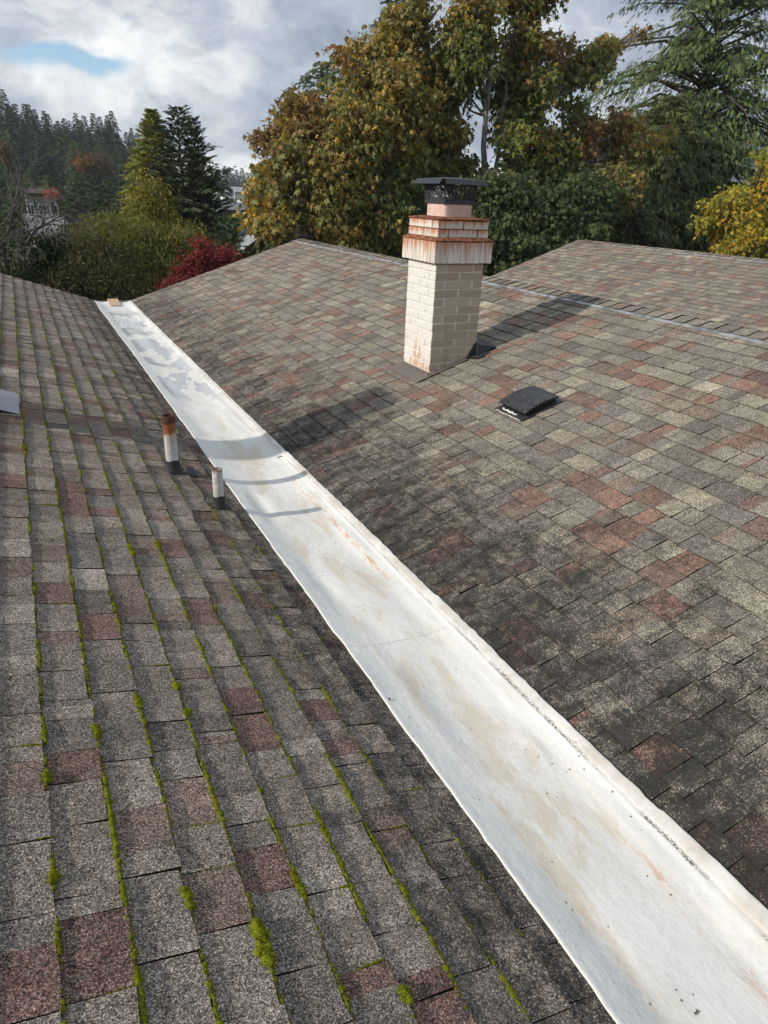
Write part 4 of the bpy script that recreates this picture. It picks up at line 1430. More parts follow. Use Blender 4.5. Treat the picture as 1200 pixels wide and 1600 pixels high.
def lobed_tree(name, label, cat, stems, lobes, leaf, size, tmpl, density, pal, bark, group=None, hang=0.5, cl_r=0.28, per=8, shell=2.2, twig=0.012, name_crown='crown', limb_r=0.05, bare=0.0, gain=1.5, sprigs=0, tight=1.0, airy=0.0):
    """broadleaf built where it stands. stems: list of polylines [(px,py,Y),...] with radius; lobes: (px,py,Y,rx,ry[,pal])"""
    base = at(*stems[0][0][0])
    base[2] = G(base)
    root = empty(name, base, label, cat, group)
    tb = MB()
    fork = []
    for (line, r0, r1) in stems:
        pts = [at(*q) for q in line]
        foot = pts[0].copy(); foot[2] = G(foot) - 0.2
        if np.linalg.norm(foot[:2] - base[:2]) > 1.5 or line is not stems[0][0]:
            foot = base + np.array([RNG.normal(0, .15), RNG.normal(0, .15), -0.1])
        # smooth the polyline
        chain = [foot] + pts
        fine = []
        for i in range(len(chain) - 1):
            for t in np.linspace(0, 1, 5)[:-1]:
                fine.append(chain[i] * (1 - t) + chain[i + 1] * t + RNG.normal(0, 0.02, 3))
        fine.append(chain[-1])
        rad = np.linspace(r0, r1, len(fine))
        tb.tube([p - base for p in fine], rad, 8)
        fork += fine[4:]
    fork = np.array(fork)
    P_, A_, N_, S_, C_ = [], [], [], [], []
    extra = []
    for lb in lobes:
        for q in range(sprigs):
            a_ = RNG.uniform(0, 6.283); rr_ = RNG.uniform(0.95, 1.22); sz_ = RNG.uniform(0.22, 0.42)
            extra.append((lb[0] + math.cos(a_) * lb[3] * rr_, lb[1] + math.sin(a_) * lb[4] * rr_, lb[2] + RNG.normal(0, .4), max(lb[3] * sz_, 5), max(lb[4] * sz_, 4), *lb[5:]))
    main_n = len(lobes)
    for li_, lb in enumerate(list(lobes) + extra):
        px, py, Yv, rx, ry = lb[:5]
        lpal = lb[5] if len(lb) > 5 else pal
        c = at(px, py, Yv); s = mpp(Yv, px, py)
        R3 = np.array([rx * s, rx * s * 0.9, ry * s]) * (tight if li_ < main_n else 1.0)
        # limb from the nearest lower point of a stem
        dd = np.linalg.norm(fork - c, axis=1) + np.where(fork[:, 2] > c[2] - 0.2, 3.0, 0)
        j = int(np.argmin(dd))
        limb = bez(fork[j], c, -0.10, 7)
        tb.tube([p - base for p in limb], np.linspace(limb_r, limb_r * 0.35, 7), 6)
        k = max(6, int(density * rx * ry / 190.0))
        dirs = unit(k)
        rad = RNG.uniform(0, 1, k) ** (1 / shell) * RNG.uniform(0.8, 1.32, k)
        cc = c + dirs * rad[:, None] * R3
        if airy > 0:
            fld = sum(np.sin(cc @ kv + ph) for kv, ph in AIR)
            keep = (fld > np.quantile(fld_ref(base), airy)) | (RNG.random(k) < 0.10)
            cc, dirs = cc[keep], dirs[keep]
            k = len(cc)
            if k < 3: continue
        for q in RNG.choice(k, min(k, 9 + int(k * bare)), replace=False):
            st = limb[RNG.integers(3, 7)]
            tb.tube([p - base for p in bez(st, cc[q], -0.06, 4)], np.linspace(twig, twig * 0.35, 4), 4)
        m = per
        pp = np.repeat(cc, m, 0) + RNG.normal(0, cl_r * 0.5, (k * m, 3)) * np.array([1.25, 1.25, 0.7])
        out = np.repeat(dirs, m, 0) * 0.8 + unit(k * m) * 0.8
        ax = out + np.array([0, 0, -hang]) * RNG.uniform(0.4, 1.6, (k * m, 1))
        nr = unit(k * m) * 1.0 + np.array([0, 0, 0.8]) + np.repeat(dirs, m, 0) * 0.4
        base_c = np.repeat(choose(lpal, k), m, 0)
        alt = choose(lpal, k * m)
        sw = RNG.random(k * m) < 0.35
        base_c[sw] = alt[sw]
        base_c = base_c * RNG.uniform(0.75, 1.25, (k * m, 1)) * gain
        P_.append(pp); A_.append(ax); N_.append(nr); S_.append(size * RNG.uniform(0.5, 1.3, k * m)); C_.append(base_c)
    v, f, c = leaves(np.concatenate(P_) - base, np.concatenate(A_), np.concatenate(N_), np.concatenate(S_), np.concatenate(C_), tmpl)
    tb.build('trunk', bark, root, smooth=True, fix=False)
    link(name_crown, new_mesh(name_crown, v, f, leaf, {'tabcol': (c, 'FACE')}), root)
    return root


def conifer_mesh(h, r, nb, twigs, tmpl, size, pal, t0=0.08, taper=0.85, rise=0.25, droop=0.45, hang=0.25, irregular=0.25, lean=(0, 0), gap=0.0, gain=1.4):
    """crown arrays + trunk MB, base at origin"""
    tb = MB()
    tb.tube([(lean[0] * t, lean[1] * t, h * t) for t in np.linspace(0, 0.985, 9)], [max(0.012 * h * (1 - t) + 0.015, 0.01) for t in np.linspace(0, 0.985, 9)], 7)
    P_, A_, N_, S_, C_ = [], [], [], [], []
    az = RNG.uniform(0, 6.28)
    clump = [RNG.uniform(0.5, 1.0) for _ in range(7)]
    for i in range(nb):
        t = t0 + (1 - t0) * (i + RNG.uniform(0, 1)) / nb
        if t > 0.985: t = 0.985
        az += 2.399 + RNG.normal(0, 0.35)
        L = r * (1 - t) ** taper * RNG.uniform(1 - irregular, 1 + irregular) + 0.006 * h
        L *= 0.75 + 0.5 * clump[int((az % 6.283) / 6.2832 * 7) % 7] * (1 if irregular > 0.2 else 0.5)
        o = np.array([math.cos(az), math.sin(az), 0.0])
        side = np.array([-o[1], o[0], 0.0])
        b0 = np.array([lean[0] * t, lean[1] * t, h * t])
        rs_ = rise * (0.4 + 1.2 * t) + RNG.normal(0, 0.08); dr_ = droop * (1.2 - 0.6 * t) + RNG.normal(0, 0.08)
        K = max(5, int(twigs * (0.35 + 0.65 * L / r)))
        s = np.sort(RNG.uniform(0.12, 1.0, K))
        pt = b0 + o * (s * L)[:, None] + np.array([0, 0, 1.0]) * ((rs_ * s - dr_ * s * s) * L)[:, None]
        if L > 0.12 * h or L > 0.5:
            tb.tube([b0] + [b0 + o * (q * L) + np.array([0, 0, (rs_ * q - dr_ * q * q) * L]) for q in (0.35, 0.7, 0.97)], [0.010 * L + 0.010, 0.008 * L + 0.006, 0.005 * L + 0.003, 0.003], 4, False)
        if gap > 0 and RNG.random() < gap: K = 0; continue
        sg = RNG.choice([-1.0, 1.0], K)
        wd = (1.05 - s) * 0.32 * L * RNG.uniform(0.2, 1.0, K)
        pt = pt + side * (sg * wd)[:, None] + RNG.normal(0, 0.02 * L + 0.01, (K, 3)) * np.array([1, 1, 0.7])
        ax = o * RNG.uniform(0.5, 1.1, K)[:, None] + side * (sg * RNG.uniform(0.2, 0.9, K))[:, None] + np.array([0, 0, 1.0]) * (rs_ - 2 * dr_ * s - hang * RNG.uniform(0.3, 1.6, K))[:, None]
        P_.append(pt); A_.append(ax)
        N_.append(np.array([0, 0, 1.0]) + RNG.normal(0, 0.45, (K, 3)))
        S_.append(size * RNG.uniform(0.6, 1.3, K) * (0.30 + 0.70 * (1 - t) ** 0.7))
        C_.append(choose(pal, K) * RNG.uniform(0.7, 1.3, (K, 1)) * gain)
    v, f, c = leaves(np.concatenate(P_), np.concatenate(A_), np.concatenate(N_), np.concatenate(S_), np.concatenate(C_), tmpl)
    return tb, v, f, c


def conifer(name, label, top, size, pal, r_px, nb, twigs, tmpl=None, group=None, bark=None, **kw):
    """top = (px, py, Y) of the tip; stands on the ground below it"""
    tp = at(*top)
    g = G(tp)
    h = tp[2] - g
    r = r_px * mpp(top[2], top[0], top[1])
    root = empty(name, (tp[0], tp[1], g), label, 'tree', group)
    tb, v, f, c = conifer_mesh(h, r, nb, twigs, tmpl or T_SPRAY, size, pal, **kw)
    tb.build('trunk', bark or M_BARK_D, root, smooth=True, fix=False)
    link('crown', new_mesh('crown', v, f, M_NEEDLE, {'tabcol': (c, 'FACE')}), root)
    return root


# ================================================================== BUILDINGS BEYOND
M_WHITE = material('white_paint', lambda n: principled(n, n.mix(n.noise(n.pos(), 1.5, 5.0), (0.72, 0.72, 0.72), (0.82, 0.82, 0.82)), 0.6))
M_GREYWALL = material('grey_siding', lambda n: principled(n, n.mix(n.noise(n.pos(), 2.0, 5.0), (0.24, 0.235, 0.23), (0.32, 0.31, 0.30)), 0.8))
M_GLASS = material('window_glass', lambda n: principled(n, n.mix(n.noise(n.pos(), 1.2, 3.0), (0.02, 0.024, 0.028), (0.05, 0.055, 0.06)), 0.12, None, 0.0, 0.6))
M_GREYROOF = material('grey_roofing', lambda n: principled(n, n.mix(n.ramp(n.noise(n.pos(), 2.5, 6.0, 0.6), 0.35, 0.65), (0.24, 0.25, 0.265), (0.36, 0.37, 0.385)), 0.85))
M_DKROOF = material('weathered_grey_roofing', lambda n: principled(n, n.mix(n.ramp(n.noise(n.mapping(n.pos(), (1, 4, 4)), 1.6, 6.0, 0.6), 0.40, 0.62), (0.11, 0.112, 0.118), (0.24, 0.245, 0.25)), 0.85))
M_DARKWOOD = material('dark_trim', lambda n: principled(n, n.mix(n.noise(n.pos(), 4.0), (0.05, 0.03, 0.025), (0.09, 0.055, 0.045)), 0.7))


def window(parent, x0, x1, z0, z1, y, fr=0.09):
    f_ = MB()
    f_.box((x0 - fr, y - .06, z1), (x1 + fr, y, z1 + fr)); f_.box((x0 - fr, y - .06, z0 - fr), (x1 + fr, y, z0))
    f_.box((x0 - fr, y - .06, z0), (x0, y, z1)); f_.box((x1, y - .06, z0), (x1 + fr, y, z1))
    xm = (x0 + x1) / 2
    f_.box((xm - .03, y - .05, z0), (xm + .03, y, z1))
    w_ = f_.build('window', M_WHITE, parent)
    MB().box((x0, y - .03, z0), (x1, y - .005, z1)).build('pane', M_GLASS, w_)
    return w_


# flat-roofed white block behind the grey gable
Yb = 64.0
a = at(300, 316, Yb); b = at(470, 322, Yb); zt = at(350, 315, Yb)[2]; zw = at(350, 327, Yb)[2]
g0 = G((a[0], Yb)) - 0.3
blk = empty('flat_roof_building', (a[0], Yb, g0), 'low building with thick white flat roof edge, seen behind the grey gable', 'building')
o3 = np.array([a[0], Yb, g0])
def bl(x, y, z): return tuple(np.array([x, y, z]) - o3)
MB().box(bl(a[0] - .4, Yb - 1.0, zw), bl(b[0], Yb + 10, zt)).build('roof_edge', M_WHITE, blk)
MB().box(bl(a[0] + 1.2, Yb, g0), bl(b[0] - .5, Yb + 9.5, zw - .003)).build('wall', M_GREYWALL, blk)
for q, (p0, p1) in enumerate(((322, 333), (372, 384), (388, 398))):
    xx0, xx1 = at(p0, 335, Yb)[0], at(p1, 335, Yb)[0]
    window(blk, xx0 - o3[0], xx1 - o3[0], at(350, 346, Yb)[2] - o3[2], at(350, 332, Yb)[2] - o3[2], -.003)
for p0 in (336, 369):
    xx = at(p0, 335, Yb)[0]
    MB().box(bl(xx - .12, Yb - .95, g0), bl(xx + .12, Yb - .7, zw - .003)).build('post', M_WHITE, blk)
MB().box(bl(at(352, 316, Yb)[0], Yb + 1, zt), bl(at(356, 316, Yb)[0], Yb + 1.5, zt + .35)).build('roof_vent', M_WHITE, blk)

def gable_house(name, label, pk, e0, e1, Y, depth, roofm, wallm, yaw=0.0, trim=M_DARKWOOD):
    """gable end facing the camera: peak pixel pk, eave pixels e0 (left), e1 (right)"""
    P0, A0, B0 = at(pk[0], pk[1], Y), at(e0[0], e0[1], Y), at(e1[0], e1[1], Y)
    g1 = G(P0) - .3
    root = empty(name, (P0[0], Y, g1), label, 'house')
    o_ = np.array([P0[0], Y, g1])
    A, B, Pk = A0 - o_, B0 - o_, P0 - o_
    ov = 0.35
    wb = MB(); wb.add([(A[0] + ov, 0, 0), (B[0] - ov, 0, 0), (B[0] - ov, 0, B[2] - .12), (Pk[0], 0, Pk[2] - .15), (A[0] + ov, 0, A[2] - .12)] +
                      [(A[0] + ov, depth, 0), (B[0] - ov, depth, 0), (B[0] - ov, depth, B[2] - .12), (Pk[0], depth, Pk[2] - .15), (A[0] + ov, depth, A[2] - .12)],
                      [(0, 1, 2, 3, 4), (9, 8, 7, 6, 5), (0, 5, 6, 1), (1, 6, 7, 2), (4, 9, 5, 0)])
    wb.build('wall', wallm, root)
    for s_, E in (('l', A), ('r', B)):
        rb = MB()
        rb.add([(E[0], -.4, E[2]), (Pk[0], -.4, Pk[2]), (Pk[0], depth + .4, Pk[2]), (E[0], depth + .4, E[2]), (E[0], -.4, E[2] - .14), (Pk[0], -.4, Pk[2] - .14), (Pk[0], depth + .4, Pk[2] - .14), (E[0], depth + .4, E[2] - .14)],
               [(0, 1, 2, 3), (7, 6, 5, 4), (0, 4, 5, 1), (1, 5, 6, 2), (2, 6, 7, 3), (3, 7, 4, 0)])
        r_ = rb.build('roof', roofm, root)
        fb = MB()
        fb.add([(E[0], -.46, E[2] + .02), (Pk[0], -.46, Pk[2] + .02), (Pk[0], -.402, Pk[2] + .02), (E[0], -.402, E[2] + .02), (E[0], -.46, E[2] - .24), (Pk[0], -.46, Pk[2] - .24), (Pk[0], -.402, Pk[2] - .24), (E[0], -.402, E[2] - .24)],
               [(0, 1, 2, 3), (7, 6, 5, 4), (0, 4, 5, 1), (1, 5, 6, 2), (2, 6, 7, 3), (3, 7, 4, 0)])
        fb.build('barge_board', trim, r_)
    window(root, Pk[0] - .6, Pk[0] + .6, max(0.9, B[2] - 1.6), max(2.0, B[2] - .5), -.003)
    return root


def eave_house(name, label, px0, px1, py_ridge, py_eave, Y, depth, roofm, wallm, wins, cat='house'):
    """long side facing the camera: roof slope seen from py_ridge down to py_eave"""
    E0, E1 = at(px0, py_eave, Y), at(px1, py_eave, Y)
    zr_ = at(px0, py_ridge, Y + depth / 2)[2]
    g1 = min(G(E0), G(E1)) - .3
    root = empty(name, (E0[0], Y, g1), label, cat)
    o_ = np.array([E0[0], Y, g1])
    w_ = E1[0] - E0[0]; ze = E0[2] - g1; zr2 = max(zr_ - g1, ze + .3)
    MB().box((.4, .5, 0), (w_ - .4, depth - .5, ze - .05)).build('wall', wallm, root)
    for (ya, yb) in ((0, depth / 2), (depth, depth / 2)):
        rb = MB()
        rb.add([(0, ya, ze), (w_, ya, ze), (w_, yb, zr2), (0, yb, zr2), (0, ya, ze - .16), (w_, ya, ze - .16), (w_, yb, zr2 - .16), (0, yb, zr2 - .16)],
               [(0, 1, 2, 3), (7, 6, 5, 4), (0, 4, 5, 1), (1, 5, 6, 2), (2, 6, 7, 3), (3, 7, 4, 0)])
        rb.build('roof', roofm, root)
    for (f0, f1, z0, z1) in wins:
        window(root, w_ * f0, w_ * f1, ze * z0, ze * z1, .497)
    return root


gable_house('grey_roof_house', 'small house with pale grey roof and dark gable between red shrub and maple', (425, 352), (378, 388), (470, 388), 33.0, 9.0, M_GREYROOF, M_DARKWOOD)
eave_house('hillside_house', 'distant house with low brown roof and white posts below the wooded hill', 34, 92, 293, 301, 96.0, 10.0, M_DARKWOOD, M_GREYWALL, [(.1, .25, .45, .85), (.4, .6, .45, .85), (.72, .9, .45, .85)])
eave_house('long_grey_house', 'long low grey roof below the distant white house at left', 40, 108, 334, 352, 70.0, 12.0, M_DKROOF, M_GREYWALL, [(.15, .3, .3, .8), (.6, .8, .3, .8)])
eave_house('pale_roof_house', 'pale grey roof low behind the bent branch at left', 44, 118, 347, 372, 52.0, 10.0, M_DKROOF, M_GREYWALL, [(.2, .4, .3, .8)])
eave_house('far_white_house', 'far white house beyond the flat roofed building', 350, 400, 291, 299, 150.0, 12.0, M_GREYROOF, M_WHITE, [(.1, .3, .3, .8), (.5, .7, .3, .8)])
# flagpole-like mast by the far white house
ms = at(366, 296, 120.0); mg = G(ms)
mb = MB(); mb.tube([(0, 0, 0), (0, 0, ms[2] - mg)], [.12, .06], 8)
tag(mb.build('mast', M_WHITE, None, (ms[0], ms[1], mg)), 'thin white mast above the flat white roof', 'mast')

# ================================================================== DISTANT WOODS
PAL_FAR = [((0.018, 0.034, 0.016), 5), ((0.026, 0.045, 0.018), 4), ((0.014, 0.026, 0.016), 4), ((0.04, 0.055, 0.02), 1)]
PAL_FARL = [((0.055, 0.065, 0.018), 3), ((0.04, 0.055, 0.02), 3), ((0.03, 0.05, 0.02), 2)]
protos = []
for q in range(6):
    hh = 22.0
    tb, v, f, c = conifer_mesh(hh, [4.0, 4.8, 4.4, 3.6, 5.2, 4.4][q], 200, 15, T_SPRAY_S, 1.75, PAL_FAR if q < 4 else PAL_FARL, t0=0.06, taper=[0.8, 0.9, 0.7, 0.8, 0.7, 0.85][q], rise=0.1, droop=0.35, hang=0.35, irregular=0.35, gain=1.9)
    protos.append((tb, new_mesh('crown', v, f, M_NEEDLE, {'tabcol': (c, 'FACE')})))
trunk_mesh = []
for tb, _ in protos:
    me = bpy.data.meshes.new('trunk'); me.from_pydata(tb.v, [], tb.f, shade_flat=False); me.materials.append(M_BARK_D); me.update()
    trunk_mesh.append(me)


def far_conifer(px, py, Y, kind, label, group, wide=1.0):
    tp = at(px, py, Y); g = G(tp) - 0.4
    sc_ = (tp[2] - g) / 22.0
    root = empty('conifer', (tp[0], tp[1], g), label, 'tree', group)
    root.scale = (sc_ * wide, sc_ * wide, sc_)
    root.rotation_euler = (RNG.normal(0, .015), RNG.normal(0, .015), RNG.uniform(0, 6.28))
    link('trunk', trunk_mesh[kind], root); link('crown', protos[kind][1], root)
    return root


sky_x = [-40, 0, 40, 62, 84, 100, 122, 140, 165, 185, 205, 225, 300]
sky_y = [150, 148, 170, 160, 182, 172, 164, 185, 184, 195, 200, 222, 262]
ROWS = ('hillside skyline', 'second row of the hillside wood', 'third row of the hillside wood', 'fourth row of the hillside wood', 'fifth row of the hillside wood', 'lowest row of the hillside wood')


def nth(k): return '%d%s' % (k, 'th' if 10 <= k % 100 <= 20 else {1: 'st', 2: 'nd', 3: 'rd'}.get(k % 10, 'th'))


for row, (Yr, dy, step) in enumerate(((240, 0, 9), (215, 20, 11), (190, 40, 12), (165, 62, 14), (145, 84, 15), (128, 104, 17))):
    x = -8.0 + row * 1.5; count = 0
    while x < 250:
        count += x > 0
        py = np.interp(x, sky_x, sky_y) + dy + RNG.normal(0, 11) + (16 if RNG.random() < 0.3 else 0)
        far_conifer(x, py, Yr + RNG.uniform(-12, 12), int(RNG.choice(4 if row < 2 else 6)), ('%s dark conifer from the left edge along the %s' % (nth(count), ROWS[row])) if x > 0 else 'conifer of the %s, %s at the left edge' % (ROWS[row], 'half hidden' if x < -4 else 'first'), 'conifers on the wooded hillside', 1.0 + 0.12 * row)
        x += step * RNG.uniform(0.7, 1.3)
x = 296.0; count = 0
while x < 470:
    count += 1
    far_conifer(x, RNG.normal(268, 7) - 4 * (x > 370), 430 + RNG.uniform(-40, 60), int(RNG.choice(4)), '%s tiny conifer from the left in the far tree line above the flat white roof' % nth(count), 'conifers of the far tree line', 1.2)
    x += RNG.uniform(4.5, 8.5)
for (px, py, Yv, kd, wh) in ((335, 262, 92, 0, 'tallest'), (345, 278, 84, 2, 'rightmost'), (318, 268, 100, 1, 'leftmost')):
    far_conifer(px, py, Yv, kd, '%s of three dark conifers just behind the flat roofed white building' % wh, 'conifers behind the flat roofed building', 1.0)

PAL_ORANGE = [((0.30, 0.13, 0.02), 3), ((0.22, 0.11, 0.025), 3), ((0.10, 0.09, 0.02), 2)]
PAL_RED0 = [((0.40, 0.08, 0.03), 3), ((0.30, 0.09, 0.03), 2)]
PAL_BROWN = [((0.15, 0.09, 0.04), 3), ((0.11, 0.08, 0.04), 3), ((0.08, 0.075, 0.03), 2)]
for (px, py, rx, ry, pal_, lab) in ((134, 253, 12, 9, PAL_ORANGE, 'orange autumn tree among the dark hillside conifers'),
                                   (156, 258, 14, 11, PAL_BROWN, 'brownish autumn tree right of the orange one on the hillside'),
                                   (8, 236, 7, 14, PAL_BROWN, 'orange brown autumn tree at the left edge of the hillside'),
                                   (80, 301, 4, 4, PAL_RED0, 'small orange tree beside the distant white house')):
    Yv = 140.0 if py < 280 else 92.0
    lobed_tree('autumn_tree', lab, 'tree', [([(px, py + ry * 2.4, Yv), (px, py + ry * .5, Yv)], .25, .12)],
               [(px, py, Yv, rx, ry), (px - rx * .6, py + ry * .5, Yv, rx * .6, ry * .7), (px + rx * .6, py + ry * .6, Yv, rx * .6, ry * .7)], M_LEAF, 0.5 if py < 280 else 0.24, T_OVAL, 110 if py < 280 else 260, pal_, M_BARK_D, gain=0.95, cl_r=0.8, per=8, limb_r=.1, twig=.04)

# ================================================================== MIDDLE DISTANCE
PAL_CEDAR_Y = [((0.115, 0.115, 0.016), 4), ((0.085, 0.095, 0.016), 4), ((0.06, 0.075, 0.018), 3), ((0.15, 0.13, 0.02), 2)]
PAL_FIR = [((0.022, 0.036, 0.016), 4), ((0.032, 0.046, 0.018), 3), ((0.05, 0.055, 0.025), 2), ((0.065, 0.055, 0.03), 1)]
conifer('cedar', 'tall yellow green cedar left of the dark fir', (236, 170, 40.0), 0.55, PAL_CEDAR_Y, 92, 700, 44, T_SPRAY, gain=2.9, t0=0.02, taper=0.85, rise=0.55, droop=0.45, hang=0.25, irregular=0.18)
conifer('fir', 'dark ragged fir with open upper branches right of the yellow green cedar', (276, 166, 37.0), 0.55, PAL_FIR, 84, 260, 52, T_SPRAY, gain=1.7, t0=0.03, taper=0.72, rise=0.45, droop=0.30, hang=0.3, irregular=0.60)
conifer('fir', 'slimmer dark fir leader leaning out of the ragged fir', (302, 184, 36.0), 0.5, PAL_FIR, 40, 200, 36, T_SPRAY, gain=1.7, t0=0.1, taper=0.72, rise=0.6, droop=0.2, hang=0.2, irregular=0.6)
PAL_PINE = [((0.035, 0.055, 0.018), 4), ((0.05, 0.07, 0.02), 3), ((0.025, 0.04, 0.016), 3)]
conifer('pine', 'dark layered pine behind the willow thicket at left', (122, 292, 46.0), 0.62, PAL_FIR, 40, 120, 24, T_SPRAY, t0=0.25, taper=0.45, rise=0.1, droop=0.1, hang=0.0, irregular=0.35)
conifer('pine', 'lighter layered pine right of the dark one behind the thicket', (166, 284, 45.0), 0.62, PAL_PINE, 44, 120, 24, T_SPRAY, t0=0.25, taper=0.45, rise=0.1, droop=0.1, hang=0.0, irregular=0.35)
conifer('pine', 'small bright green pine in front of the flat roofed building', (358, 336, 27.0), 0.42, [((0.05, 0.085, 0.02), 3), ((0.07, 0.10, 0.025), 3), ((0.035, 0.06, 0.018), 2)], 34, 120, 22, T_SPRAY, t0=0.3, taper=0.55, rise=0.45, droop=0.2, hang=0.0, irregular=0.3)

PAL_WILLOW = [((0.085, 0.095, 0.018), 4), ((0.065, 0.08, 0.018), 4), ((0.12, 0.115, 0.02), 3), ((0.05, 0.065, 0.018), 3), ((0.16, 0.12, 0.02), 1)]
PAL_BIRCH = [((0.20, 0.15, 0.02), 4), ((0.14, 0.13, 0.02), 4), ((0.10, 0.105, 0.02), 3)]
PAL_OLIVE = [((0.06, 0.065, 0.02), 4), ((0.085, 0.075, 0.03), 3), ((0.045, 0.055, 0.018), 4), ((0.10, 0.075, 0.035), 2)]
lobed_tree('birch', 'slender yellow leaved birch in front of the cedar', 'tree', [([(234, 420, 25), (236, 300, 25)], .10, .025)],
           [(234, 300, 25, 13, 22), (226, 335, 25, 22, 26), (245, 345, 25, 22, 28), (215, 370, 25, 26, 28), (262, 352, 25, 14, 16), (240, 390, 25, 34, 26)], M_LEAF, 0.12, T_OVAL, 60, PAL_BIRCH, M_BARK, hang=1.2, cl_r=.35, per=9, limb_r=.03, twig=.008, bare=.05)
lobed_tree('willow', 'broad yellow green willow thicket beyond the far end of the gutter', 'shrub', [([(215, 470, 21), (205, 400, 21)], .10, .04), ([(215, 470, 21), (150, 400, 21)], .07, .02), ([(215, 470, 21), (265, 400, 21)], .07, .02)],
           [(200, 380, 21, 42, 34), (165, 370, 21.5, 32, 30), (240, 390, 20.5, 36, 34), (275, 400, 20.5, 26, 32), (190, 420, 20, 50, 36), (250, 430, 20, 46, 34), (290, 385, 22, 18, 24), (180, 350, 22, 16, 18), (210, 450, 19.5, 60, 28), (292, 430, 20.5, 26, 28)], M_LEAF, 0.15, T_NARROW, 60, PAL_WILLOW, M_BARK, sprigs=3, tight=0.85, gain=1.7, hang=1.0, cl_r=.34, per=12, limb_r=.035, twig=.009, bare=.05)
lobed_tree('thicket_shrub', 'olive brown twiggy shrub left of the willow thicket', 'shrub', [([(110, 480, 19), (105, 410, 19)], .08, .03), ([(110, 480, 19), (140, 410, 19)], .05, .02)],
           [(110, 400, 19, 32, 30), (145, 400, 19.5, 34, 32), (95, 435, 18.5, 36, 30), (150, 440, 18.5, 44, 32), (75, 450, 18.5, 34, 28), (125, 370, 20, 18, 16), (180, 460, 18.5, 44, 24)], M_LEAF, 0.13, T_NARROW, 66, PAL_OLIVE, M_BARK_D, gain=1.7, hang=.6, cl_r=.30, per=11, limb_r=.03, twig=.008, bare=.10)
PAL_RED = [((0.19, 0.028, 0.024), 5), ((0.27, 0.045, 0.034), 3), ((0.12, 0.022, 0.022), 3)]
lobed_tree('red_maple', 'small crimson leaved maple against the roof edge', 'shrub', [([(320, 470, 18), (320, 420, 18)], .07, .025), ([(320, 470, 18), (345, 410, 18)], .05, .02)],
           [(316, 394, 18, 10, 14), (308, 414, 18, 22, 15), (342, 412, 18, 18, 12), (357, 402, 18, 12, 10), (290, 432, 17.8, 24, 16), (325, 430, 17.8, 34, 18), (275, 446, 17.6, 18, 12), (345, 396, 18.4, 8, 12), (316, 381, 18.2, 7, 9)], M_LEAF, 0.08, T_MAPLE, 34, PAL_RED, M_BARK_D, sprigs=3, tight=0.8, gain=1.15, hang=.3, cl_r=.16, per=11, limb_r=.02, twig=.006)

# bare twiggy tree with an ivy-clad bent limb at the left edge
M_BARK_T = material('lichened_twig', lambda n: principled(n, n.mix(n.noise(n.pos(), 6.0, 5.0), (0.06, 0.052, 0.045), (0.17, 0.16, 0.14)), 0.9))


def bare_tree():
    Yv = 16.5
    base = at(-12, 470, Yv); base[2] = G(base)
    root = empty('bare_tree', base, 'tangled bare grey tree with an ivy covered bent limb at the left edge', 'tree')
    tb = MB(); tips = []
    def grow(p, d, L, r, depth):
        if depth == 0 or L < .10: return
        k = 5; pts = [p]
        for i in range(k):
            d = d + RNG.normal(0, .16, 3) + np.array([0, 0, -.05 * (4 - depth)]); d /= np.linalg.norm(d)
            pts.append(pts[-1] + d * L / k)
        tb.tube([q - base for q in pts], np.linspace(r, r * .6, k + 1), 6 if r > .02 else 4, False)
        for c_ in range(RNG.integers(2, 5)):
            j = RNG.integers(2, k + 1)
            dd_ = d + RNG.normal(0, .62, 3); dd_ /= np.linalg.norm(dd_)
            grow(pts[j], dd_, L * RNG.uniform(.55, .8), max(r * .55, .004), depth - 1)
    for (px, py, L) in ((-15, 440, 1.2), (10, 440, 1.1), (25, 430, .95), (-30, 400, 1.2), (5, 380, 1.0), (30, 400, .8)):
        p = at(px, py, Yv)
        stem = bez(base + np.array([0, 0, .0]), p, .02, 6)
        tb.tube([q - base for q in stem], np.linspace(.09, .04, 6), 7)
        grow(p, np.array([RNG.normal(0, .3), RNG.normal(0, .2), 1.0]), L, .032, 5)
    # the bent limb
    limb = [at(*q) for q in ((20, 450, 16.3), (66, 402, 16.2), (84, 384, 16.2), (97, 374, 16.2), (102, 362, 16.2), (101, 345, 16.2), (100, 327, 16.2))]
    tb.tube([q - base for q in limb], [.09, .07, .05, .036, .026, .018, .008], 7)
    tb.tube([at(97, 374, 16.2) - base, at(105, 374, 16.2) - base, at(113, 371, 16.2) - base], [.02, .012, .006], 5)
    tb.build('trunk', M_BARK_T, root, smooth=True, fix=False)
    k = 2600
    t = RNG.uniform(0, 2.2, k); i = t.astype(int)
    L_ = np.array(limb)
    pp = L_[i] * (1 - (t - i))[:, None] + L_[i + 1] * (t - i)[:, None] + RNG.normal(0, .16, (k, 3))
    k2 = 2600
    c2 = at(12, 410, 16.8)
    pp = np.concatenate([pp, c2 + RNG.normal(0, 1, (k2, 3)) * np.array([.42, .4, .75])])
    kk = k + k2
    v, f, c = leaves(pp - base, unit(kk) + np.array([0, 0, -.6]), unit(kk) + np.array([0, -.4, .6]), RNG.uniform(.05, .11, kk), choose([((0.03, 0.05, 0.014), 3), ((0.05, 0.075, 0.016), 3), ((0.02, 0.035, 0.014), 2)], kk), T_OVAL)
    link('ivy', new_mesh('ivy', v, f, M_LEAF, {'tabcol': (c, 'FACE')}), root)
bare_tree()

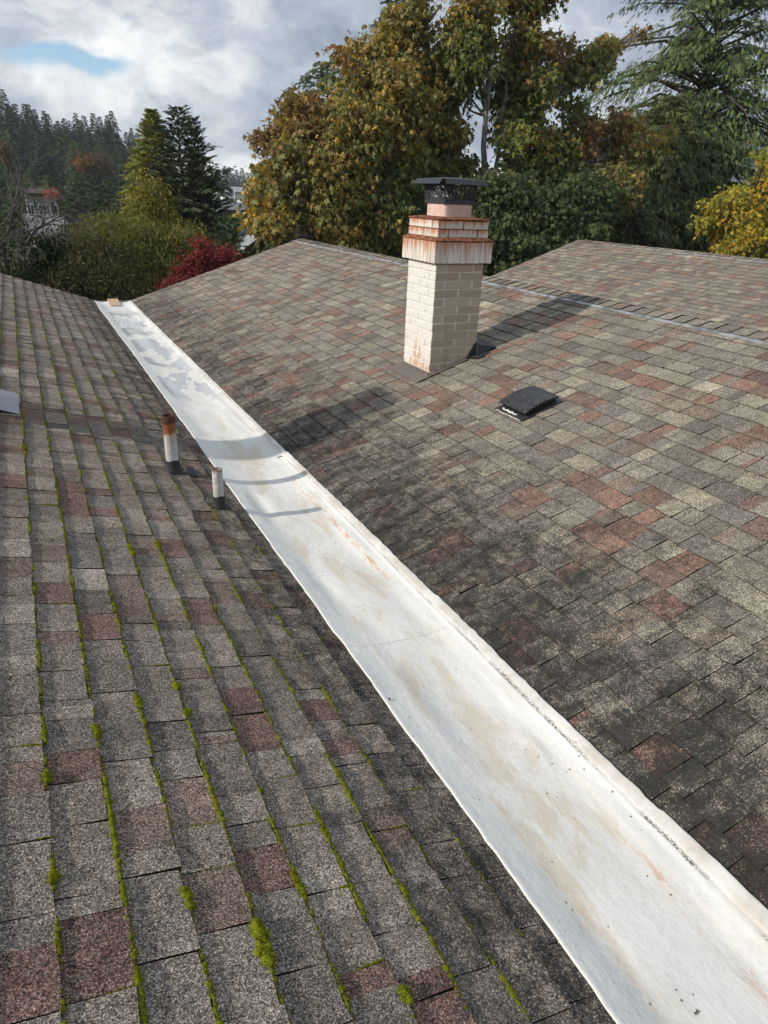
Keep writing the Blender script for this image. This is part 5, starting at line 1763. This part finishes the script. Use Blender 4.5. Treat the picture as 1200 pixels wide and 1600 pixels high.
# ================================================================== MAPLES
PAL_GOLD = [((0.165, 0.122, 0.030), 5), ((0.115, 0.108, 0.032), 8), ((0.22, 0.150, 0.030), 3), ((0.14, 0.085, 0.030), 3), ((0.085, 0.094, 0.030), 7), ((0.30, 0.20, 0.028), 1)]
PAL_RUST = [((0.125, 0.070, 0.026), 4), ((0.155, 0.095, 0.026), 3), ((0.085, 0.056, 0.024), 3), ((0.105, 0.088, 0.028), 4)]
PAL_GREEN = [((0.070, 0.085, 0.026), 6), ((0.095, 0.108, 0.030), 5), ((0.048, 0.062, 0.022), 4), ((0.12, 0.125, 0.022), 2), ((0.16, 0.13, 0.02), 1)]
PAL_DKGREEN = [((0.040, 0.056, 0.020), 6), ((0.055, 0.072, 0.024), 5), ((0.030, 0.042, 0.018), 4), ((0.085, 0.092, 0.026), 2)]
PAL_YELLOW = [((0.33, 0.25, 0.022), 4), ((0.24, 0.21, 0.025), 5), ((0.36, 0.20, 0.022), 2), ((0.15, 0.16, 0.028), 4), ((0.09, 0.115, 0.025), 3)]

lobed_tree('bigleaf_maple', 'large golden brown bigleaf maple left of the chimney', 'tree',
           [([(640, 420, 21), (665, 330, 21), (672, 180, 21), (668, 60, 21), (660, -30, 21)], .17, .04),
            ([(640, 420, 21), (600, 340, 21), (560, 250, 21)], .12, .03), ([(640, 420, 21), (640, 330, 20.5), (625, 240, 20.5), (600, 120, 21)], .11, .03),
            ([(640, 420, 21), (560, 380, 20.5), (500, 330, 20.5)], .10, .03)],
           [(655, 30, 21, 34, 48, PAL_GOLD), (640, 85, 21, 48, 46), (590, 115, 21, 52, 44, PAL_GOLD), (548, 88, 21, 18, 18, PAL_RUST), (555, 150, 21, 50, 44), (610, 175, 20.3, 66, 56), (510, 205, 21, 42, 34, PAL_RUST),
            (470, 175, 21.5, 24, 18, PAL_RUST), (468, 232, 21, 42, 32, PAL_GOLD), (432, 222, 21, 14, 14, PAL_RUST), (560, 235, 20.3, 70, 54), (655, 215, 21, 50, 60), (505, 280, 20.3, 62, 46), (452, 280, 20.6, 30, 28, PAL_GOLD),
            (585, 305, 20, 60, 52, PAL_GREEN), (640, 290, 21.3, 44, 60, PAL_GREEN), (415, 302, 20.5, 20, 16, PAL_GOLD), (438, 338, 20.2, 28, 26), (480, 340, 20, 56, 40), (545, 365, 20, 62, 36), (446, 364, 19.8, 20, 14, PAL_GOLD),
            (610, 380, 20.5, 52, 36, PAL_GREEN), (386, 288, 20.8, 9, 8, PAL_RUST), (694, 155, 21.3, 24, 30), (700, 222, 21.3, 20, 30), (690, 100, 21.5, 16, 22, PAL_RUST)],
           M_LEAF, 0.205, T_MAPLE, 11.5, PAL_GOLD, M_BARK, airy=0.30, sprigs=5, tight=0.78, gain=2.2, hang=1.1, cl_r=.34, per=16, shell=1.8, limb_r=.055, twig=.018, bare=.12)
lobed_tree('bigleaf_maple', 'tall green bigleaf maple with pale forked trunks right of the chimney', 'tree',
           [([(758, 430, 20), (756, 300, 20), (758, 210, 20), (765, 90, 20), (760, -30, 20)], .14, .04), ([(758, 430, 20), (772, 290, 20), (785, 190, 20), (800, 60, 20)], .10, .03),
            ([(758, 430, 20), (782, 300, 20), (815, 215, 20), (880, 130, 20), (920, 100, 20), (960, 68, 20)], .09, .02), ([(758, 430, 20), (800, 310, 19.5), (850, 265, 19.5), (950, 215, 19.5)], .09, .025),
            ([(758, 430, 20), (700, 300, 20.5), (702, 200, 20.5), (700, 75, 20.5)], .06, .012)],
           [(740, 20, 20, 42, 40, PAL_GOLD), (775, 60, 20, 58, 44), (735, 75, 20, 34, 34), (830, 70, 20, 44, 36, PAL_RUST), (820, 120, 20, 56, 40), (870, 95, 20, 46, 36, PAL_RUST), (905, 105, 20, 30, 24, PAL_GREEN), (770, 130, 20.5, 44, 34),
            (968, 62, 20, 24, 14, PAL_GOLD), (945, 95, 20, 16, 12, PAL_GOLD), (990, 55, 20, 12, 9, PAL_RUST), (850, 155, 19.7, 44, 34), (800, 185, 20.3, 38, 32), (862, 195, 19.7, 50, 36), (722, 268, 20.5, 16, 16), (735, 150, 20.8, 22, 20),
            (900, 225, 19.7, 60, 34, PAL_RUST), (840, 250, 19.7, 60, 40), (960, 210, 19.7, 42, 28, PAL_RUST), (1005, 210, 20, 30, 24, PAL_GOLD), (930, 262, 19.5, 50, 34), (800, -10, 20, 60, 30, PAL_GREEN), (840, -5, 20, 20, 12, PAL_RUST)],
           M_LEAF, 0.20, T_MAPLE, 9.5, PAL_GREEN, M_BARK, airy=0.36, sprigs=5, tight=0.76, gain=2.2, hang=1.1, cl_r=.32, per=16, shell=1.8, limb_r=.05, twig=.017, bare=.12)
lobed_tree('bigleaf_maple', 'dark green leafy maple low behind the chimney and second roof', 'tree',
           [([(820, 460, 17.5), (820, 380, 17.5)], .10, .04), ([(820, 460, 17.5), (880, 360, 17.5)], .07, .03)],
           [(775, 350, 17.8, 40, 44), (830, 330, 17.8, 50, 44), (880, 345, 17.8, 46, 44), (800, 400, 17.3, 52, 40), (860, 395, 17.3, 52, 36), (925, 320, 18, 40, 34), (740, 330, 18.5, 30, 40), (780, 300, 18.5, 34, 30), (905, 300, 18.6, 44, 30), (955, 300, 18.6, 34, 30, PAL_GOLD), (745, 395, 17.8, 26, 36), (900, 372, 17.6, 34, 20)],
           M_LEAF, 0.17, T_MAPLE, 24, PAL_DKGREEN, M_BARK_D, gain=1.9, sprigs=2, tight=.88, hang=1.1, cl_r=.34, per=14, shell=2.3, limb_r=.04, twig=.012)
lobed_tree('vine_maple', 'bright yellow leaved maple at the right edge above the second roof', 'tree',
           [([(1180, 470, 17), (1175, 380, 17), (1170, 310, 17)], .08, .03), ([(1180, 470, 17), (1215, 360, 17)], .07, .03)],
           [(1152, 312, 17, 26, 18), (1196, 300, 17, 26, 26), (1150, 345, 16.7, 36, 24), (1192, 345, 16.7, 34, 32), (1118, 322, 16.9, 12, 12), (1106, 345, 16.9, 10, 8), (1218, 270, 17, 24, 32), (1185, 382, 16.5, 44, 22), (1232, 330, 17, 36, 46), (1146, 380, 16.5, 28, 16), (1180, 325, 17, 20, 20), (1205, 255, 17.3, 16, 12)],
           M_LEAF, 0.165, T_MAPLE, 22, PAL_YELLOW, M_BARK_D, sprigs=2, tight=0.85, gain=1.6, hang=1.1, cl_r=.26, per=14, limb_r=.035, twig=.010)

# ================================================================== CEDARS AT RIGHT AND BEHIND
PAL_DEODAR = [((0.056, 0.082, 0.026), 5), ((0.080, 0.108, 0.032), 4), ((0.036, 0.056, 0.020), 4), ((0.115, 0.138, 0.04), 2)]
PAL_DEODAR_Y = [((0.07, 0.085, 0.026), 4), ((0.10, 0.115, 0.034), 3), ((0.045, 0.06, 0.02), 4)]
conifer('deodar_cedar', 'tall drooping blue green cedar at the right edge', (1160, -140, 24.0), 0.36, PAL_DEODAR, 200, 360, 170, T_SPRAY, gain=1.75, t0=0.10, taper=0.58, rise=0.50, droop=0.85, hang=0.7, irregular=0.5)
conifer('deodar_cedar', 'broad drooping green cedar between brown maple and right edge cedar', (1050, 150, 22.0), 0.34, PAL_DEODAR_Y, 150, 300, 140, T_SPRAY, gain=1.8, t0=0.10, taper=0.60, rise=0.40, droop=0.80, hang=0.7, irregular=0.4)
conifer('deodar_cedar', 'dark drooping cedar behind the golden maple, its tips showing at left', (512, 92, 28.0), 0.42, PAL_DEODAR, 135, 260, 90, T_SPRAY, t0=0.10, taper=0.62, rise=0.35, droop=0.75, hang=0.6, irregular=0.4)
conifer('fir', 'dark fir whose top shows behind the crown of the golden maple', (622, -45, 31.0), 0.5, PAL_FIR, 80, 260, 60, T_SPRAY, gain=1.6, t0=0.10, taper=0.7, rise=0.3, droop=0.5, hang=0.4, irregular=0.4)
conifer('fir', 'small pointed fir between the green maple and brown maple tops', (917, 135, 38.0), 0.5, PAL_FIR, 46, 130, 16, T_SPRAY, t0=0.10, taper=0.8, rise=0.2, droop=0.3, hang=0.1, irregular=0.3)
conifer('fir', 'second small pointed fir right of the first one', (942, 150, 42.0), 0.5, PAL_FIR, 40, 120, 16, T_SPRAY, t0=0.10, taper=0.8, rise=0.2, droop=0.3, hang=0.1, irregular=0.3)
conifer('deodar_cedar', 'low dark cedar bough mass above the second roof ridge', (985, 300, 18.5), 0.36, PAL_FIR, 110, 150, 50, T_SPRAY, t0=0.15, taper=0.45, rise=0.15, droop=0.45, hang=0.6, irregular=0.25)
conifer('fir', 'dark fir filling the gap behind the cedars', (1100, 130, 34.0), 0.6, PAL_FIR, 130, 220, 36, T_SPRAY, t0=0.05, taper=0.6, rise=0.2, droop=0.4, hang=0.3, irregular=0.3)
conifer('fir', 'dark fir standing behind the green maple', (850, 245, 36.0), 0.6, PAL_FIR, 150, 220, 36, T_SPRAY, t0=0.05, taper=0.55, rise=0.2, droop=0.4, hang=0.3, irregular=0.3)

# ================================================================== FALLEN LEAVES IN THE GUTTER
dg = bpy.context.evaluated_depsgraph_get()
dg.update()
for (px, py, sz, lab) in ((437, 714, .03, 'small dark leaf lying in the gutter shadow'), (608, 1093, .010, 'tiny dark bit at the left edge of the gutter'), (1088, 1583, .010, 'small dark twiggy bit at the bottom of the gutter')):
    rv = Vector(ray(px, py)).normalized()
    hit, loc_, nor_, _ = gutter.ray_cast(Vector((0, 0, 0)), rv)
    if not hit: continue
    k = 5
    v, f, c = leaves(RNG.normal(0, sz * .12, (k, 3)) * np.array([1, 1, .2]) + np.array([0, 0, .004]), unit(k) * np.array([1, 1, .15]), np.tile([[0, 0, 1.0]], (k, 1)) + RNG.normal(0, .3, (k, 3)), np.full(k, sz), np.tile([[0.05, 0.03, 0.018]], (k, 1)), T_OVAL)
    tag(link('fallen_leaf', new_mesh('fallen_leaf', v, f, M_LEAF, {'tabcol': (c, 'FACE')}), None, loc_), lab, 'leaf')

# ================================================================== DAMP AIR
hz = bpy.data.materials.new('haze')
hz.use_nodes = True
hz.node_tree.nodes.clear()
n = N(hz.node_tree)
pv = n.node('ShaderNodeVolumePrincipled', {'Color': (0.80, 0.87, 0.95), 'Density': 0.00032, 'Anisotropy': 0.0})
ho = n.node('ShaderNodeOutputMaterial')
n.set(ho.inputs['Volume'], pv.outputs[0])
mb = MB().box((-420, -120, -14.5), (520, 620, 42))
tag(mb.build('haze', hz), 'faint damp haze in front of the far wood', 'haze', None, 'stuff')
